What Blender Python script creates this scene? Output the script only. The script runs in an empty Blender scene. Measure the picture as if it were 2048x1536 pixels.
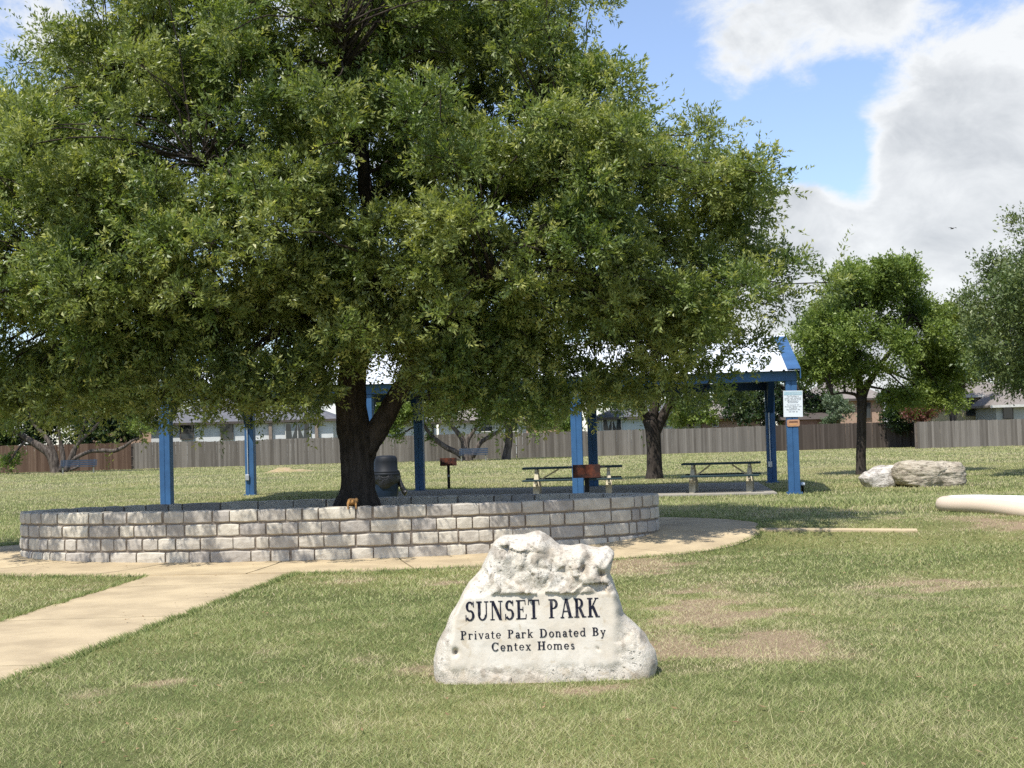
import bpy, bmesh, math, random
import numpy as np
from mathutils import Vector, Matrix

random.seed(7)
rng = np.random.default_rng(7)
scene = bpy.context.scene
C = scene.collection

# ------------------------------------------------------------------ camera, world, sun, exposure
FPX = 2840.0                       # focal length in pixels of the 2048 px wide photograph
EYE = 1.6
PITCH = math.atan((874 - 768) / FPX)
ROLL = math.radians(-1.6)
cam_data = bpy.data.cameras.new("camera")
cam_data.sensor_width = 36.0
cam_data.lens = 36.0 * FPX / 2048.0
cam_data.clip_start = 0.1
cam_data.clip_end = 5000.0
cam = bpy.data.objects.new("camera", cam_data)
C.objects.link(cam)
CAMR = (Matrix.Rotation(math.pi / 2 + PITCH, 3, 'X') @ Matrix.Rotation(ROLL, 3, 'Z'))
cam.matrix_world = Matrix.Translation((0, 0, EYE)) @ CAMR.to_4x4()
scene.camera = cam

SUN_EL = math.radians(60)
SUN_AZ = math.radians(214)          # direction towards the sun, clockwise from +Y: behind the camera, to the left
sun_vec = Vector((math.sin(SUN_AZ) * math.cos(SUN_EL), math.cos(SUN_AZ) * math.cos(SUN_EL), math.sin(SUN_EL)))
sd = bpy.data.lights.new("sun", 'SUN')
sd.energy = 4.6
sd.angle = math.radians(0.53)
sd.color = (1.0, 0.965, 0.905)
sun = bpy.data.objects.new("sun", sd)
sun.rotation_euler = sun_vec.to_track_quat('Z', 'Y').to_euler()
C.objects.link(sun)

scene.view_settings.view_transform = 'Standard'
scene.view_settings.look = 'None'
scene.view_settings.gamma = 1.0
scene.view_settings.exposure = 0.42
scene.view_settings.use_curve_mapping = False
scene.cycles.use_denoising = False
scene.cycles.max_bounces = 8
scene.cycles.diffuse_bounces = 4
scene.cycles.glossy_bounces = 3
scene.cycles.transmission_bounces = 4
scene.cycles.caustics_reflective = False
scene.cycles.caustics_refractive = False


def nd(nt, typ, ins=None, **props):
    n = nt.nodes.new(typ)
    for k, v in props.items():
        setattr(n, k, v)
    for k, v in (ins or {}).items():
        s = n.inputs[k]
        if hasattr(v, 'is_linked') or isinstance(v, bpy.types.NodeSocket):
            nt.links.new(v, s)
        else:
            s.default_value = v
    return n


def mth(nt, op, a, b=0.0, c=0.0, clamp=False):
    n = nt.nodes.new('ShaderNodeMath')
    n.operation = op
    n.use_clamp = clamp
    for i, v in enumerate((a, b, c)):
        if isinstance(v, bpy.types.NodeSocket):
            nt.links.new(v, n.inputs[i])
        else:
            n.inputs[i].default_value = v
    return n.outputs[0]


def mixc(nt, fac, a, b, blend='MIX'):
    n = nt.nodes.new('ShaderNodeMix')
    n.data_type = 'RGBA'
    n.blend_type = blend
    for s, v in ((n.inputs[0], fac), (n.inputs[6], a), (n.inputs[7], b)):
        if isinstance(v, bpy.types.NodeSocket):
            nt.links.new(v, s)
        elif isinstance(v, (tuple, list)):
            s.default_value = tuple(v) + ((1.0,) if len(v) == 3 else ())
        else:
            s.default_value = v
    return n.outputs[2]


def smooth(nt, v, lo, hi, a=0.0, b=1.0):
    n = nt.nodes.new('ShaderNodeMapRange')
    n.interpolation_type = 'SMOOTHSTEP'
    nt.links.new(v, n.inputs[0])
    n.inputs[1].default_value = lo
    n.inputs[2].default_value = hi
    n.inputs[3].default_value = a
    n.inputs[4].default_value = b
    return n.outputs[0]


def pix_dir(px, py):
    return (CAMR @ Vector(((px - 1024) / FPX, (768 - py) / FPX, -1))).normalized()


world = bpy.data.worlds.new("World")
scene.world = world
world.use_nodes = True
wn = world.node_tree
wn.nodes.clear()
BG = 0.15
sky = nd(wn, 'ShaderNodeTexSky', sky_type='NISHITA', sun_disc=False, sun_elevation=SUN_EL,
         sun_rotation=SUN_AZ, altitude=200.0, air_density=1.0, dust_density=0.3, ozone_density=3.0)
tc = nd(wn, 'ShaderNodeTexCoord')
wdir = tc.outputs['Generated']
sep = nd(wn, 'ShaderNodeSeparateXYZ', {0: wdir})
den = mth(wn, 'ADD', mth(wn, 'MAXIMUM', sep.outputs[2], 0.0), 0.16)
cx_ = mth(wn, 'DIVIDE', sep.outputs[0], den)
cy_ = mth(wn, 'DIVIDE', sep.outputs[1], den)
cvec = nd(wn, 'ShaderNodeCombineXYZ', {0: cx_, 1: cy_, 2: 3.7}).outputs[0]
n1 = nd(wn, 'ShaderNodeTexNoise', {'Vector': cvec, 'Scale': 1.7, 'Detail': 10.0, 'Roughness': 0.55, 'Distortion': 0.2}).outputs[0]
fine_vec = nd(wn, 'ShaderNodeVectorMath', {0: wdir, 1: (1.0, 1.0, 1.5)}, operation='MULTIPLY').outputs[0]
n2 = nd(wn, 'ShaderNodeTexNoise', {'Vector': fine_vec, 'Scale': 13.0, 'Detail': 11.0, 'Roughness': 0.62, 'Distortion': 0.3}).outputs[0]
field = mth(wn, 'ADD', mth(wn, 'MULTIPLY', mth(wn, 'SUBTRACT', n1, .5), 0.45), mth(wn, 'MULTIPLY_ADD', mth(wn, 'SUBTRACT', n2, .5), 2.1, 0.44))
# the cloud banks of the photograph, as soft lobes around directions of the sky
for px, py, sg, w in ((1400, 50, .03, .42), (1490, 80, .035, .42), (1590, 60, .045, .42), (1720, 10, .04, .45), (1600, -90, .06, .4), (1800, -10, .03, .4),
                      (2030, 140, .045, .6), (1900, 190, .036, .5), (1850, 290, .036, .5), (2000, 300, .06, .5), (1960, 410, .05, .5), (1790, 330, .022, .5),
                      (1630, 490, .04, .7), (1740, 500, .04, .6), (1880, 500, .05, .5), (1570, 430, .025, .55), (1690, 580, .06, .7), (1850, 600, .06, .6), (2000, 560, .06, .5),
                      (40, 30, .07, .5), (700, 300, .12, .2), (1640, 380, .016, .2), (1820, 400, .015, .25),
                      (1620, 235, .045, -.45), (1250, 80, .04, -.5), (1480, 225, .04, -.4), (1340, 150, .03, -.3), (1720, 170, .026, -.4), (1540, 320, .02, -.25),
                      (1690, 345, .022, -1.0), (1750, 390, .018, -1.0), (1640, 330, .022, -.6), (1880, 50, .02, -.4), (1800, 105, .02, -.35), (1180, 250, .08, -.35), (1980, 0, .02, -.3)):
    d = nd(wn, 'ShaderNodeVectorMath', {0: wdir, 1: tuple(pix_dir(px, py))}, operation='DISTANCE').outputs['Value']
    q = mth(wn, 'DIVIDE', d, sg)
    g = mth(wn, 'EXPONENT', mth(wn, 'MULTIPLY', mth(wn, 'MULTIPLY', q, q), -0.7))
    field = mth(wn, 'MULTIPLY_ADD', g, w * 0.75, field)
cmask = smooth(wn, field, 0.42, 0.92)
n3 = nd(wn, 'ShaderNodeTexNoise', {'Vector': fine_vec, 'Scale': 7.0, 'Detail': 7.0, 'Roughness': 0.55, 'Distortion': .3}).outputs[0]
n4 = nd(wn, 'ShaderNodeTexNoise', {'Vector': fine_vec, 'Scale': 22.0, 'Detail': 8.0, 'Roughness': 0.6, 'Distortion': .4}).outputs[0]
core = smooth(wn, field, 0.70, 1.25, -.15, 0.40)
thick = mth(wn, 'ADD', core, mth(wn, 'MULTIPLY_ADD', mth(wn, 'SUBTRACT', n3, .5), 2.8, mth(wn, 'MULTIPLY', mth(wn, 'SUBTRACT', n4, .5), 1.6)), clamp=True)
W1, W2 = 0.73 / BG, 0.45 / BG
ccol = mixc(wn, thick, (W1 * .97, W1 * .99, W1 * 1.0), (W2 * .93, W2 * .98, W2 * 1.04))
skyc = mixc(wn, 1.0, sky.outputs[0], (.92, .92, 1.0), 'MULTIPLY')
skyc = mixc(wn, .10, skyc, (5.2, 5.4, 5.6))
wcol = mixc(wn, mth(wn, 'MULTIPLY', cmask, 0.96), skyc, ccol)
bgn = nd(wn, 'ShaderNodeBackground', {'Color': wcol, 'Strength': BG})
wo = nd(wn, 'ShaderNodeOutputWorld', {'Surface': bgn.outputs[0]})


# ------------------------------------------------------------------ projection helpers
def sstep(a, b, x):
    t = np.clip((np.asarray(x, float) - a) / (b - a), 0, 1)
    return t * t * (3 - 2 * t)


def gh(X, Y):
    """height of the terrain: flat, with a low rise around the planter that grows to the right"""
    X = np.asarray(X, float)
    Y = np.asarray(Y, float)
    A = np.clip(0.165 + 0.012 * (X + 2.5), 0.04, 0.24) * sstep(22, 9, np.abs(X))
    r = A * sstep(18.6, 21.0, Y) * (1 - sstep(25.0, 33.0, Y))
    und = 0.02 * np.sin(X * 0.5 + 1.3) * np.sin(Y * 0.37) * sstep(24, 40, Y)
    return r + und


def at(px, py, Y):
    d = pix_dir(px, py)
    t = Y / d.y
    return Vector((d.x * t, Y, EYE + d.z * t))


def gpt(px, py):
    d = pix_dir(px, py)
    h = 0.0
    for _ in range(12):
        t = (h - EYE) / d.z
        p = Vector((d.x * t, d.y * t, h))
        h = float(gh(p.x, p.y))
    return p


def to_pix(P):
    P = np.asarray(P, float) - np.array([0, 0, EYE])
    q = P @ np.array(CAMR)
    return 1024 - q[..., 0] / q[..., 2] * FPX, 768 + q[..., 1] / q[..., 2] * FPX


def _hash(ix, iy, iz, s):
    h = (ix * 374761393 + iy * 668265263 + iz * 2147483647 + s * 974634777) & 0xFFFFFFFF
    h = ((h ^ (h >> 13)) * 1274126177) & 0xFFFFFFFF
    h = h ^ (h >> 16)
    return (h & 0xFFFF) / 65535.0 * 2 - 1


def vnoise(P, seed=0):
    P = np.asarray(P, float)
    i = np.floor(P).astype(np.int64)
    f = P - i
    f = f * f * (3 - 2 * f)
    out = 0
    for dx in (0, 1):
        for dy in (0, 1):
            for dz in (0, 1):
                w = (f[..., 0] if dx else 1 - f[..., 0]) * (f[..., 1] if dy else 1 - f[..., 1]) * (f[..., 2] if dz else 1 - f[..., 2])
                out = out + w * _hash(i[..., 0] + dx, i[..., 1] + dy, i[..., 2] + dz, seed)
    return out


def fbm(P, freq, octv=4, seed=0, gain=0.5):
    P = np.asarray(P, float) * freq
    a, tot = 1.0, 0
    for k in range(octv):
        tot = tot + a * vnoise(P + 17.3 * k, seed + k)
        P = P * 2.03
        a *= gain
    return tot


# ------------------------------------------------------------------ materials
def new_mat(name):
    m = bpy.data.materials.new(name)
    m.use_nodes = True
    m.node_tree.nodes.clear()
    return m, m.node_tree


def finish(nt, shader):
    nd(nt, 'ShaderNodeOutputMaterial', {'Surface': shader})


def simple(name, c1, c2=None, rough=0.7, scale=6.0, bump=0.0, bscale=30.0, spec=0.3, metal=0.0, stretch=(1, 1, 1), rand=0.0,
           detail=5.0, lo=0.35, hi=0.65, bdist=0.02, coat=0.0):
    """a procedural surface: two tones mixed by noise, tone spread between pieces, fine relief"""
    m, nt = new_mat(name)
    tcn = nd(nt, 'ShaderNodeTexCoord')
    v = nd(nt, 'ShaderNodeMapping', {'Vector': tcn.outputs['Object'], 'Scale': stretch}).outputs[0]
    oi = nd(nt, 'ShaderNodeObjectInfo').outputs['Random']
    off = nd(nt, 'ShaderNodeVectorMath', {0: v, 1: nd(nt, 'ShaderNodeCombineXYZ', {0: mth(nt, 'MULTIPLY', oi, 37.0), 1: mth(nt, 'MULTIPLY', oi, 91.0), 2: 0.0}).outputs[0]}, operation='ADD').outputs[0]
    ns = nd(nt, 'ShaderNodeTexNoise', {'Vector': off, 'Scale': scale, 'Detail': detail, 'Roughness': 0.6}).outputs[0]
    col = mixc(nt, smooth(nt, ns, lo, hi), c1, c2 or tuple(x * 0.8 for x in c1))
    if rand:
        col = mixc(nt, 1.0, col, nd(nt, 'ShaderNodeCombineColor', {0: mth(nt, 'MULTIPLY_ADD', oi, rand, 1 - rand * .5), 1: mth(nt, 'MULTIPLY_ADD', oi, rand, 1 - rand * .5), 2: mth(nt, 'MULTIPLY_ADD', oi, rand * .8, 1 - rand * .4)}).outputs[0], 'MULTIPLY')
    b = nd(nt, 'ShaderNodeBsdfPrincipled', {'Base Color': col, 'Roughness': rough, 'Metallic': metal})
    b.inputs['Specular IOR Level'].default_value = spec
    b.inputs['Coat Weight'].default_value = coat
    if bump:
        bn = nd(nt, 'ShaderNodeTexNoise', {'Vector': off, 'Scale': bscale, 'Detail': 6.0, 'Roughness': 0.65}).outputs[0]
        bp = nd(nt, 'ShaderNodeBump', {'Strength': bump, 'Distance': bdist, 'Height': bn})
        nt.links.new(bp.outputs[0], b.inputs['Normal'])
    finish(nt, b.outputs[0])
    return m


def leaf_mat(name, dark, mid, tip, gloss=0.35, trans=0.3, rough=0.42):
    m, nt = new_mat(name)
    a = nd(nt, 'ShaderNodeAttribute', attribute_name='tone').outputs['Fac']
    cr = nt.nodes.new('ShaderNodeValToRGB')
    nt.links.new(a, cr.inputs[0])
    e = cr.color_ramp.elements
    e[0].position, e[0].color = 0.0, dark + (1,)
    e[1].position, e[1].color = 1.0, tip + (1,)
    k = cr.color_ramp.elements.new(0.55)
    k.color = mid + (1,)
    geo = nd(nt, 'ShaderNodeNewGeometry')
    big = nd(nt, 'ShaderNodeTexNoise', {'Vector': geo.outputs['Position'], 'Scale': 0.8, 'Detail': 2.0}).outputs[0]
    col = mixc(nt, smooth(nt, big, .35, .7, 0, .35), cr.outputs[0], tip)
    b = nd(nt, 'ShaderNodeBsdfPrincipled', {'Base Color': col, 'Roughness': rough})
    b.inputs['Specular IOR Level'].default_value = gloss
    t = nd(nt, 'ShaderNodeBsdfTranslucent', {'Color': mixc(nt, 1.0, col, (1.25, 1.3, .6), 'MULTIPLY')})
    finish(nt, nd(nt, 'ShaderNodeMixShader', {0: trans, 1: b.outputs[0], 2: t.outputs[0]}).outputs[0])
    return m


# dry patches of the lawn: (x, y, half width, half depth, strength); read by the soil, by the blades and by the scatter
_dp = []
for px, py, wx, wy, s in ((1420, 1225, 180, 32, 1.0), (1340, 1300, 110, 44, 1.0), (1540, 1290, 150, 34, .85), (1690, 1300, 70, 18, .6), (1850, 1175, 230, 22, .55),
                          (1330, 1245, 60, 30, .7), (1440, 1335, 130, 14, .8), (870, 1345, 60, 18, 1.2), (735, 1322, 45, 14, .6), (1300, 1130, 120, 20, .5), (1650, 1090, 260, 14, .25),
                          (330, 1350, 150, 14, .4), (180, 1385, 50, 14, .6), (330, 1365, 40, 10, .5), (1170, 1380, 100, 12, .5), (900, 1165, 60, 12, .5), (700, 1165, 60, 12, .4),
                          (2000, 1036, 90, 8, .8), (1700, 1018, 120, 12, .3), (1420, 1355, 120, 10, .5), (1080, 1345, 150, 16, .9)):
    a = gpt(px, py)
    b1, b2 = gpt(px, min(py + wy, 1530)), gpt(px, py - wy)
    _dp.append((a.x, (b1.y + b2.y) / 2, wx * a.y / FPX, abs(b2.y - b1.y) / 2, s))


def dry_np(X, Y):
    out = np.zeros_like(X)
    for x, y, rx, ry, s in _dp:
        out = np.maximum(out, s * np.exp(-(((X - x) / rx) ** 2 + ((Y - y) / ry) ** 2) * 0.9))
    P = np.stack([X, Y, np.zeros_like(X)], -1)
    return np.clip(out * (1 + .9 * fbm(P, 3.0, 3, 12)) + 0.24 * fbm(P, 0.55, 3, 5) + 0.34 * fbm(P, 2.6, 4, 9, .62) + 0.04, 0, 1)


# ------------------------------------------------------------------ mesh helpers
class MB:
    """collects shapes; build() links them as one mesh object"""
    def __init__(s):
        s.v, s.f = [], []

    def add(s, vs, fs):
        o = len(s.v)
        s.v += [tuple(v) for v in vs]
        s.f += [tuple(i + o for i in f) for f in fs]
        return s

    def box(s, x0, x1, y0, y1, z0, z1, M=None, bev=0.0):
        if bev <= 0:
            vs = [(x, y, z) for z in (z0, z1) for y in (y0, y1) for x in (x0, x1)]
            fs = [(0, 2, 3, 1), (4, 5, 7, 6), (0, 1, 5, 4), (2, 6, 7, 3), (0, 4, 6, 2), (1, 3, 7, 5)]
        else:
            bm = bmesh.new()
            bmesh.ops.create_cube(bm, size=1)
            for v in bm.verts:
                v.co = Vector((x0 if v.co.x < 0 else x1, y0 if v.co.y < 0 else y1, z0 if v.co.z < 0 else z1))
            bmesh.ops.bevel(bm, geom=bm.edges[:], offset=bev, segments=1, affect='EDGES')
            bm.verts.index_update()
            vs = [tuple(v.co) for v in bm.verts]
            fs = [tuple(v.index for v in f.verts) for f in bm.faces]
            bm.free()
        if M is not None:
            vs = [M @ Vector(v) for v in vs]
        return s.add(vs, fs)

    def beam(s, a, b, w, h, up=(0, 0, 1), bev=0.0):
        a, b = Vector(a), Vector(b)
        d = (b - a)
        L = d.length
        d.normalize()
        u = Vector(up)
        x = d.cross(u).normalized()
        z = x.cross(d).normalized()
        M = Matrix((x, d, z)).transposed().to_4x4()
        M.translation = a
        return s.box(-w / 2, w / 2, 0, L, -h / 2, h / 2, M, bev)

    def tube(s, pts, rad, n=10, cap=True, disp=None):
        pts = [Vector(p) for p in pts]
        m = len(pts)
        if not isinstance(rad, (list, tuple, np.ndarray)):
            rad = [rad] * m
        ref = Vector((0.123, 0.98, 0.15)).normalized()
        vs, fs = [], []
        x = None
        for i, p in enumerate(pts):
            t = (pts[min(i + 1, m - 1)] - pts[max(i - 1, 0)]).normalized()
            if x is None:
                x = t.cross(ref if abs(t.dot(ref)) < .95 else Vector((1, 0, 0))).normalized()
            x = (x - t * x.dot(t)).normalized()
            y = t.cross(x)
            for k in range(n):
                a = 2 * math.pi * k / n
                r = rad[i]
                vs.append(p + x * (math.cos(a) * r) + y * (math.sin(a) * r))
        for i in range(m - 1):
            for k in range(n):
                k2 = (k + 1) % n
                fs.append((i * n + k, i * n + k2, (i + 1) * n + k2, (i + 1) * n + k))
        if cap:
            fs.append(tuple(range(n - 1, -1, -1)))
            fs.append(tuple((m - 1) * n + k for k in range(n)))
        return s.add(vs, fs)

    def lathe(s, prof, n=24, M=None, cap=True):
        vs, fs = [], []
        for r, z in prof:
            for k in range(n):
                a = 2 * math.pi * k / n
                vs.append(Vector((r * math.cos(a), r * math.sin(a), z)))
        m = len(prof)
        for i in range(m - 1):
            for k in range(n):
                k2 = (k + 1) % n
                fs.append((i * n + k, i * n + k2, (i + 1) * n + k2, (i + 1) * n + k))
        if cap:
            fs.append(tuple(range(n - 1, -1, -1)))
            fs.append(tuple((m - 1) * n + k for k in range(n)))
        if M is not None:
            vs = [M @ v for v in vs]
        return s.add(vs, fs)

    def build(s, name, mat, parent=None, smooth_=False, loc=None):
        me = bpy.data.meshes.new(name)
        me.from_pydata(s.v, [], s.f)
        me.validate()
        if smooth_:
            me.polygons.foreach_set('use_smooth', [True] * len(me.polygons))
        return link(name, me, mat, parent, loc)


def link(name, me, mat, parent=None, loc=None):
    o = bpy.data.objects.new(name, me)
    if mat is not None and not me.materials:
        me.materials.append(mat)
    C.objects.link(o)
    if parent is not None:
        o.parent = parent
    if loc is not None:
        o.location = loc
    return o


def tag(o, label=None, cat=None, group=None, kind=None):
    if label:
        o['label'] = label
    if cat:
        o['category'] = cat
    if group:
        o['group'] = group
    if kind:
        o['kind'] = kind
    return o


def empty(name, loc, label=None, cat=None, group=None, rz=0.0):
    o = bpy.data.objects.new(name, None)
    o.empty_display_size = 0.2
    o.location = loc
    o.rotation_euler = (0, 0, rz)
    C.objects.link(o)
    return tag(o, label, cat, group)


def mesh_np(name, V, F, mat, parent=None, smooth_=False, tone=None):
    """V (n,3), F (m,k) with one k; tone: one value per vertex"""
    V = np.ascontiguousarray(V, dtype=np.float32)
    F = np.ascontiguousarray(F, dtype=np.int32)
    me = bpy.data.meshes.new(name)
    m, k = F.shape
    me.vertices.add(len(V))
    me.vertices.foreach_set('co', V.ravel())
    me.loops.add(m * k)
    me.loops.foreach_set('vertex_index', F.ravel())
    me.polygons.add(m)
    me.polygons.foreach_set('loop_start', np.arange(0, m * k, k, dtype=np.int32))
    me.update(calc_edges=True)
    if smooth_:
        me.polygons.foreach_set('use_smooth', np.ones(m, dtype=bool))
    if tone is not None:
        at_ = me.attributes.new('tone', 'FLOAT', 'POINT')
        at_.data.foreach_set('value', np.ascontiguousarray(tone, dtype=np.float32))
    return link(name, me, mat, parent)


def unit(v):
    return v / np.maximum(np.linalg.norm(v, axis=-1, keepdims=True), 1e-9)


def leaves(name, clumps, n_twigs, mat, parent, K=26, L=0.065, W=0.024, twig=0.42, seed=1, up=0.25, droop=0.0, shell=0.45, spread=0.09, tip_tone=0.5, fold=0.25, wts=None, bias=0.25):
    """foliage: twigs spread through the volume of the clumps, each carrying K small leaves"""
    r = np.random.default_rng(seed)
    c = np.array([k[0] for k in clumps], float)
    R = np.array([k[1] for k in clumps], float)
    if R.ndim == 1:
        R = np.repeat(R[:, None], 3, 1)
    w = (R[:, 0] * R[:, 2]) ** 1.0
    if wts is not None:
        w = w * np.array(wts)
    idx = r.choice(len(c), n_twigs, p=w / w.sum())
    d = unit(r.normal(size=(n_twigs, 3)) + np.array([0, 0, bias]))
    rad = r.random(n_twigs) ** shell
    base = c[idx] + d * R[idx] * rad[:, None]
    ctone = r.random(len(c))
    ax = unit(d * 0.9 + r.normal(size=(n_twigs, 3)) * 0.45 + np.array([0, 0, up - droop * r.random()]))
    ax[:, 2] -= droop * r.random(n_twigs)
    ax = unit(ax)
    tl = twig * (0.6 + 0.8 * r.random(n_twigs))
    t = np.linspace(0.05, 1.0, K)[None, :] + r.normal(size=(n_twigs, K)) * 0.03
    P = base[:, None, :] + ax[:, None, :] * (t * tl[:, None])[..., None]
    P[..., 2] -= droop * 0.25 * tl[:, None] * t ** 2
    off = r.normal(size=(n_twigs, K, 3))
    off = off - (off * ax[:, None, :]).sum(-1, keepdims=True) * ax[:, None, :]
    off = unit(off)
    P = P + off * (spread * r.random((n_twigs, K)) * (1.1 - 0.7 * t))[..., None]
    A = unit(ax[:, None, :] * 0.75 + off * 0.75 + r.normal(size=(n_twigs, K, 3)) * 0.28 + np.array([0, 0, 0.08]))
    up_v = unit(r.normal(size=(n_twigs, K, 3)) * 0.6 + np.array([0, 0, .75]) + d[:, None, :] * 0.55)
    S = unit(np.cross(A, up_v))
    N = np.cross(S, A)
    sc = (0.65 + 0.6 * r.random((n_twigs, K)))[..., None]
    Ln, Wd = L * sc, W * sc
    v1 = P + A * Ln * 0.42 + S * Wd * 0.85 + N * Wd * fold
    v2 = P + A * Ln - S * Wd * 0.15
    V = np.stack([P - S * Wd * 0.15, v1, v2], 2).reshape(-1, 3)
    n = n_twigs * K
    F = np.arange(n * 3).reshape(n, 3)
    ttone = r.random(n_twigs)[:, None] ** 1.5
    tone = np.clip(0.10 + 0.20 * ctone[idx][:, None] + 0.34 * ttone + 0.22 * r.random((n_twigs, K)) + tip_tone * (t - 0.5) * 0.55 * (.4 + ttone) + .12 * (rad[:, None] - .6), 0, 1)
    tone = np.repeat(tone.reshape(-1), 3)
    o = mesh_np(name, V, F, mat, parent, False, tone)
    o['kind'] = 'stuff'
    return o


def curve_pts(pts, n=8):
    """Catmull-Rom through the points"""
    P = [Vector(p) for p in pts]
    P = [P[0] * 2 - P[1]] + P + [P[-1] * 2 - P[-2]]
    out = []
    for i in range(1, len(P) - 2):
        for k in range(n):
            t = k / n
            a, b, c, d = P[i - 1], P[i], P[i + 1], P[i + 2]
            out.append(0.5 * ((2 * b) + (c - a) * t + (2 * a - 5 * b + 4 * c - d) * t * t + (3 * b - a - 3 * c + d) * t ** 3))
    out.append(P[-2])
    return out


def limb(mb, pts, radii, n=12, sub=6, rough=0.0, seed=0):
    cp = curve_pts(pts, sub)
    rr = np.interp(np.linspace(0, 1, len(cp)), np.linspace(0, 1, len(radii)), radii)
    if rough:
        arr = np.array([tuple(p) for p in cp])
        arr = arr + np.stack([fbm(arr + 5, 1.7, 2, seed), fbm(arr + 9, 1.7, 2, seed + 1), fbm(arr + 13, 1.7, 2, seed + 2)], -1) * rough
        cp = [Vector(p) for p in arr]
    mb.tube(cp, list(rr), n)


def bark_displace(o, amp, fr=(14, 14, 2.2), seed=3):
    me = o.data
    n = len(me.vertices)
    V = np.empty(n * 3, np.float32)
    N = np.empty(n * 3, np.float32)
    me.vertices.foreach_get('co', V)
    me.vertices.foreach_get('normal', N)
    V, N = V.reshape(-1, 3), N.reshape(-1, 3)
    q = V * np.array(fr)
    h = 1 - np.abs(fbm(q, 1.0, 3, seed)) * 2
    h2 = fbm(V, 2.0, 2, seed + 7)
    V = V + N * (amp * h + amp * 1.2 * h2)[:, None]
    me.vertices.foreach_set('co', np.ascontiguousarray(V, np.float32).ravel())
    me.update()


def copy_tree(o, parent=None):
    c = o.copy()
    C.objects.link(c)
    c.parent = parent
    for ch in list(o.children):
        copy_tree(ch, c)
    return c


# ------------------------------------------------------------------ lawn, grass, pavement
PCX, PCY, PA, PB = -2.53, 20.57, 4.60, 1.57         # the oval stone planter
RIM = 0.727
KA, KBF, KBB = 6.05, 3.10, 4.1                       # the concrete apron around it


def pad_in(X, Y, grow=0.0):
    b = np.where(Y < PCY, KBF + grow, KBB + grow)
    return ((X - PCX) / (KA + grow)) ** 2 + ((Y - PCY) / b) ** 2 < 1


def path_lr(Y):
    return -4.6 - 0.0675 * (17.35 - Y), -2.77 - 0.112 * (16.8 - Y)


def path_in(X, Y, grow=0.0):
    l, r = path_lr(Y)
    return (X > l - grow) & (X < r + grow) & (Y < 18.6)


E0, E1 = gpt(1500, 1053), gpt(1850, 1046.5)
EDIR = Vector((E1.x - E0.x, E1.y - E0.y, 0)).normalized()
ENRM = Vector((-EDIR.y, EDIR.x, 0))


def edging_in(X, Y):
    u = (X - E0.x) * EDIR.x + (Y - E0.y) * EDIR.y
    v = (X - E0.x) * ENRM.x + (Y - E0.y) * ENRM.y
    return (u > 0) & (u < 2.3) & (np.abs(v) < 0.05)


# pavilion frame of reference: right front post, left along the front, back along the depth
TH = math.atan(308 / FPX)
PV0 = gpt(1589, 988)
PVL = Vector((-math.cos(TH), math.sin(TH), 0))
PVD = Vector((math.sin(TH), math.cos(TH), 0))
BAY, DEPTH = 5.36, 7.5


def slab_in(X, Y):
    u = (X - PV0.x) * PVL.x + (Y - PV0.y) * PVL.y
    v = (X - PV0.x) * PVD.x + (Y - PV0.y) * PVD.y
    return (u > 0.35) & (u < BAY * 2.1) & (v > 0.0) & (v < DEPTH + .2)


def lawn_material():
    m, nt = new_mat('lawn_soil')
    geo = nd(nt, 'ShaderNodeNewGeometry').outputs['Position']
    a = nd(nt, 'ShaderNodeAttribute', attribute_name='tone').outputs['Fac']
    f1 = nd(nt, 'ShaderNodeTexNoise', {'Vector': geo, 'Scale': 9.0, 'Detail': 6.0, 'Roughness': .7}).outputs[0]
    f2 = nd(nt, 'ShaderNodeTexNoise', {'Vector': geo, 'Scale': 55.0, 'Detail': 4.0, 'Roughness': .7}).outputs[0]
    f3 = nd(nt, 'ShaderNodeTexNoise', {'Vector': geo, 'Scale': .22, 'Detail': 4.0}).outputs[0]
    green = mixc(nt, f1, (.085, .10, .035), (.15, .155, .06))
    green = mixc(nt, smooth(nt, f3, .4, .65), green, (.22, .21, .08))
    dry = mixc(nt, f2, (.15, .10, .062), (.42, .32, .205))
    col = mixc(nt, smooth(nt, mth(nt, 'ADD', a, mth(nt, 'MULTIPLY', mth(nt, 'SUBTRACT', f1, .5), .6)), .40, .80), green, dry)
    b = nd(nt, 'ShaderNodeBsdfPrincipled', {'Base Color': col, 'Roughness': .95})
    b.inputs['Specular IOR Level'].default_value = .1
    bp = nd(nt, 'ShaderNodeBump', {'Strength': .7, 'Distance': .03, 'Height': f2})
    nt.links.new(bp.outputs[0], b.inputs['Normal'])
    finish(nt, b.outputs[0])
    return m


xs = np.unique(np.concatenate([np.arange(-16, 16.01, .4), np.arange(-60, 60.1, 2.0), np.linspace(-900, 900, 61)]))
ys = np.unique(np.concatenate([np.arange(-6, 34, .25), np.arange(34, 130, 2.0), np.linspace(130, 2400, 40), [-60, -20]]))
GX, GY = np.meshgrid(xs, ys)
GZ = gh(GX, GY)
nx, ny = len(xs), len(ys)
ii = (np.arange(ny - 1)[:, None] * nx + np.arange(nx - 1)[None, :]).ravel()
lawn = mesh_np('lawn', np.stack([GX, GY, GZ], -1).reshape(-1, 3), np.stack([ii, ii + 1, ii + nx + 1, ii + nx], -1), lawn_material(), None, True,
               dry_np(GX.ravel(), GY.ravel()) * (GY.ravel() < 60))
tag(lawn, 'wide mown park lawn with dry straw patches', 'lawn', kind='structure')


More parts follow.
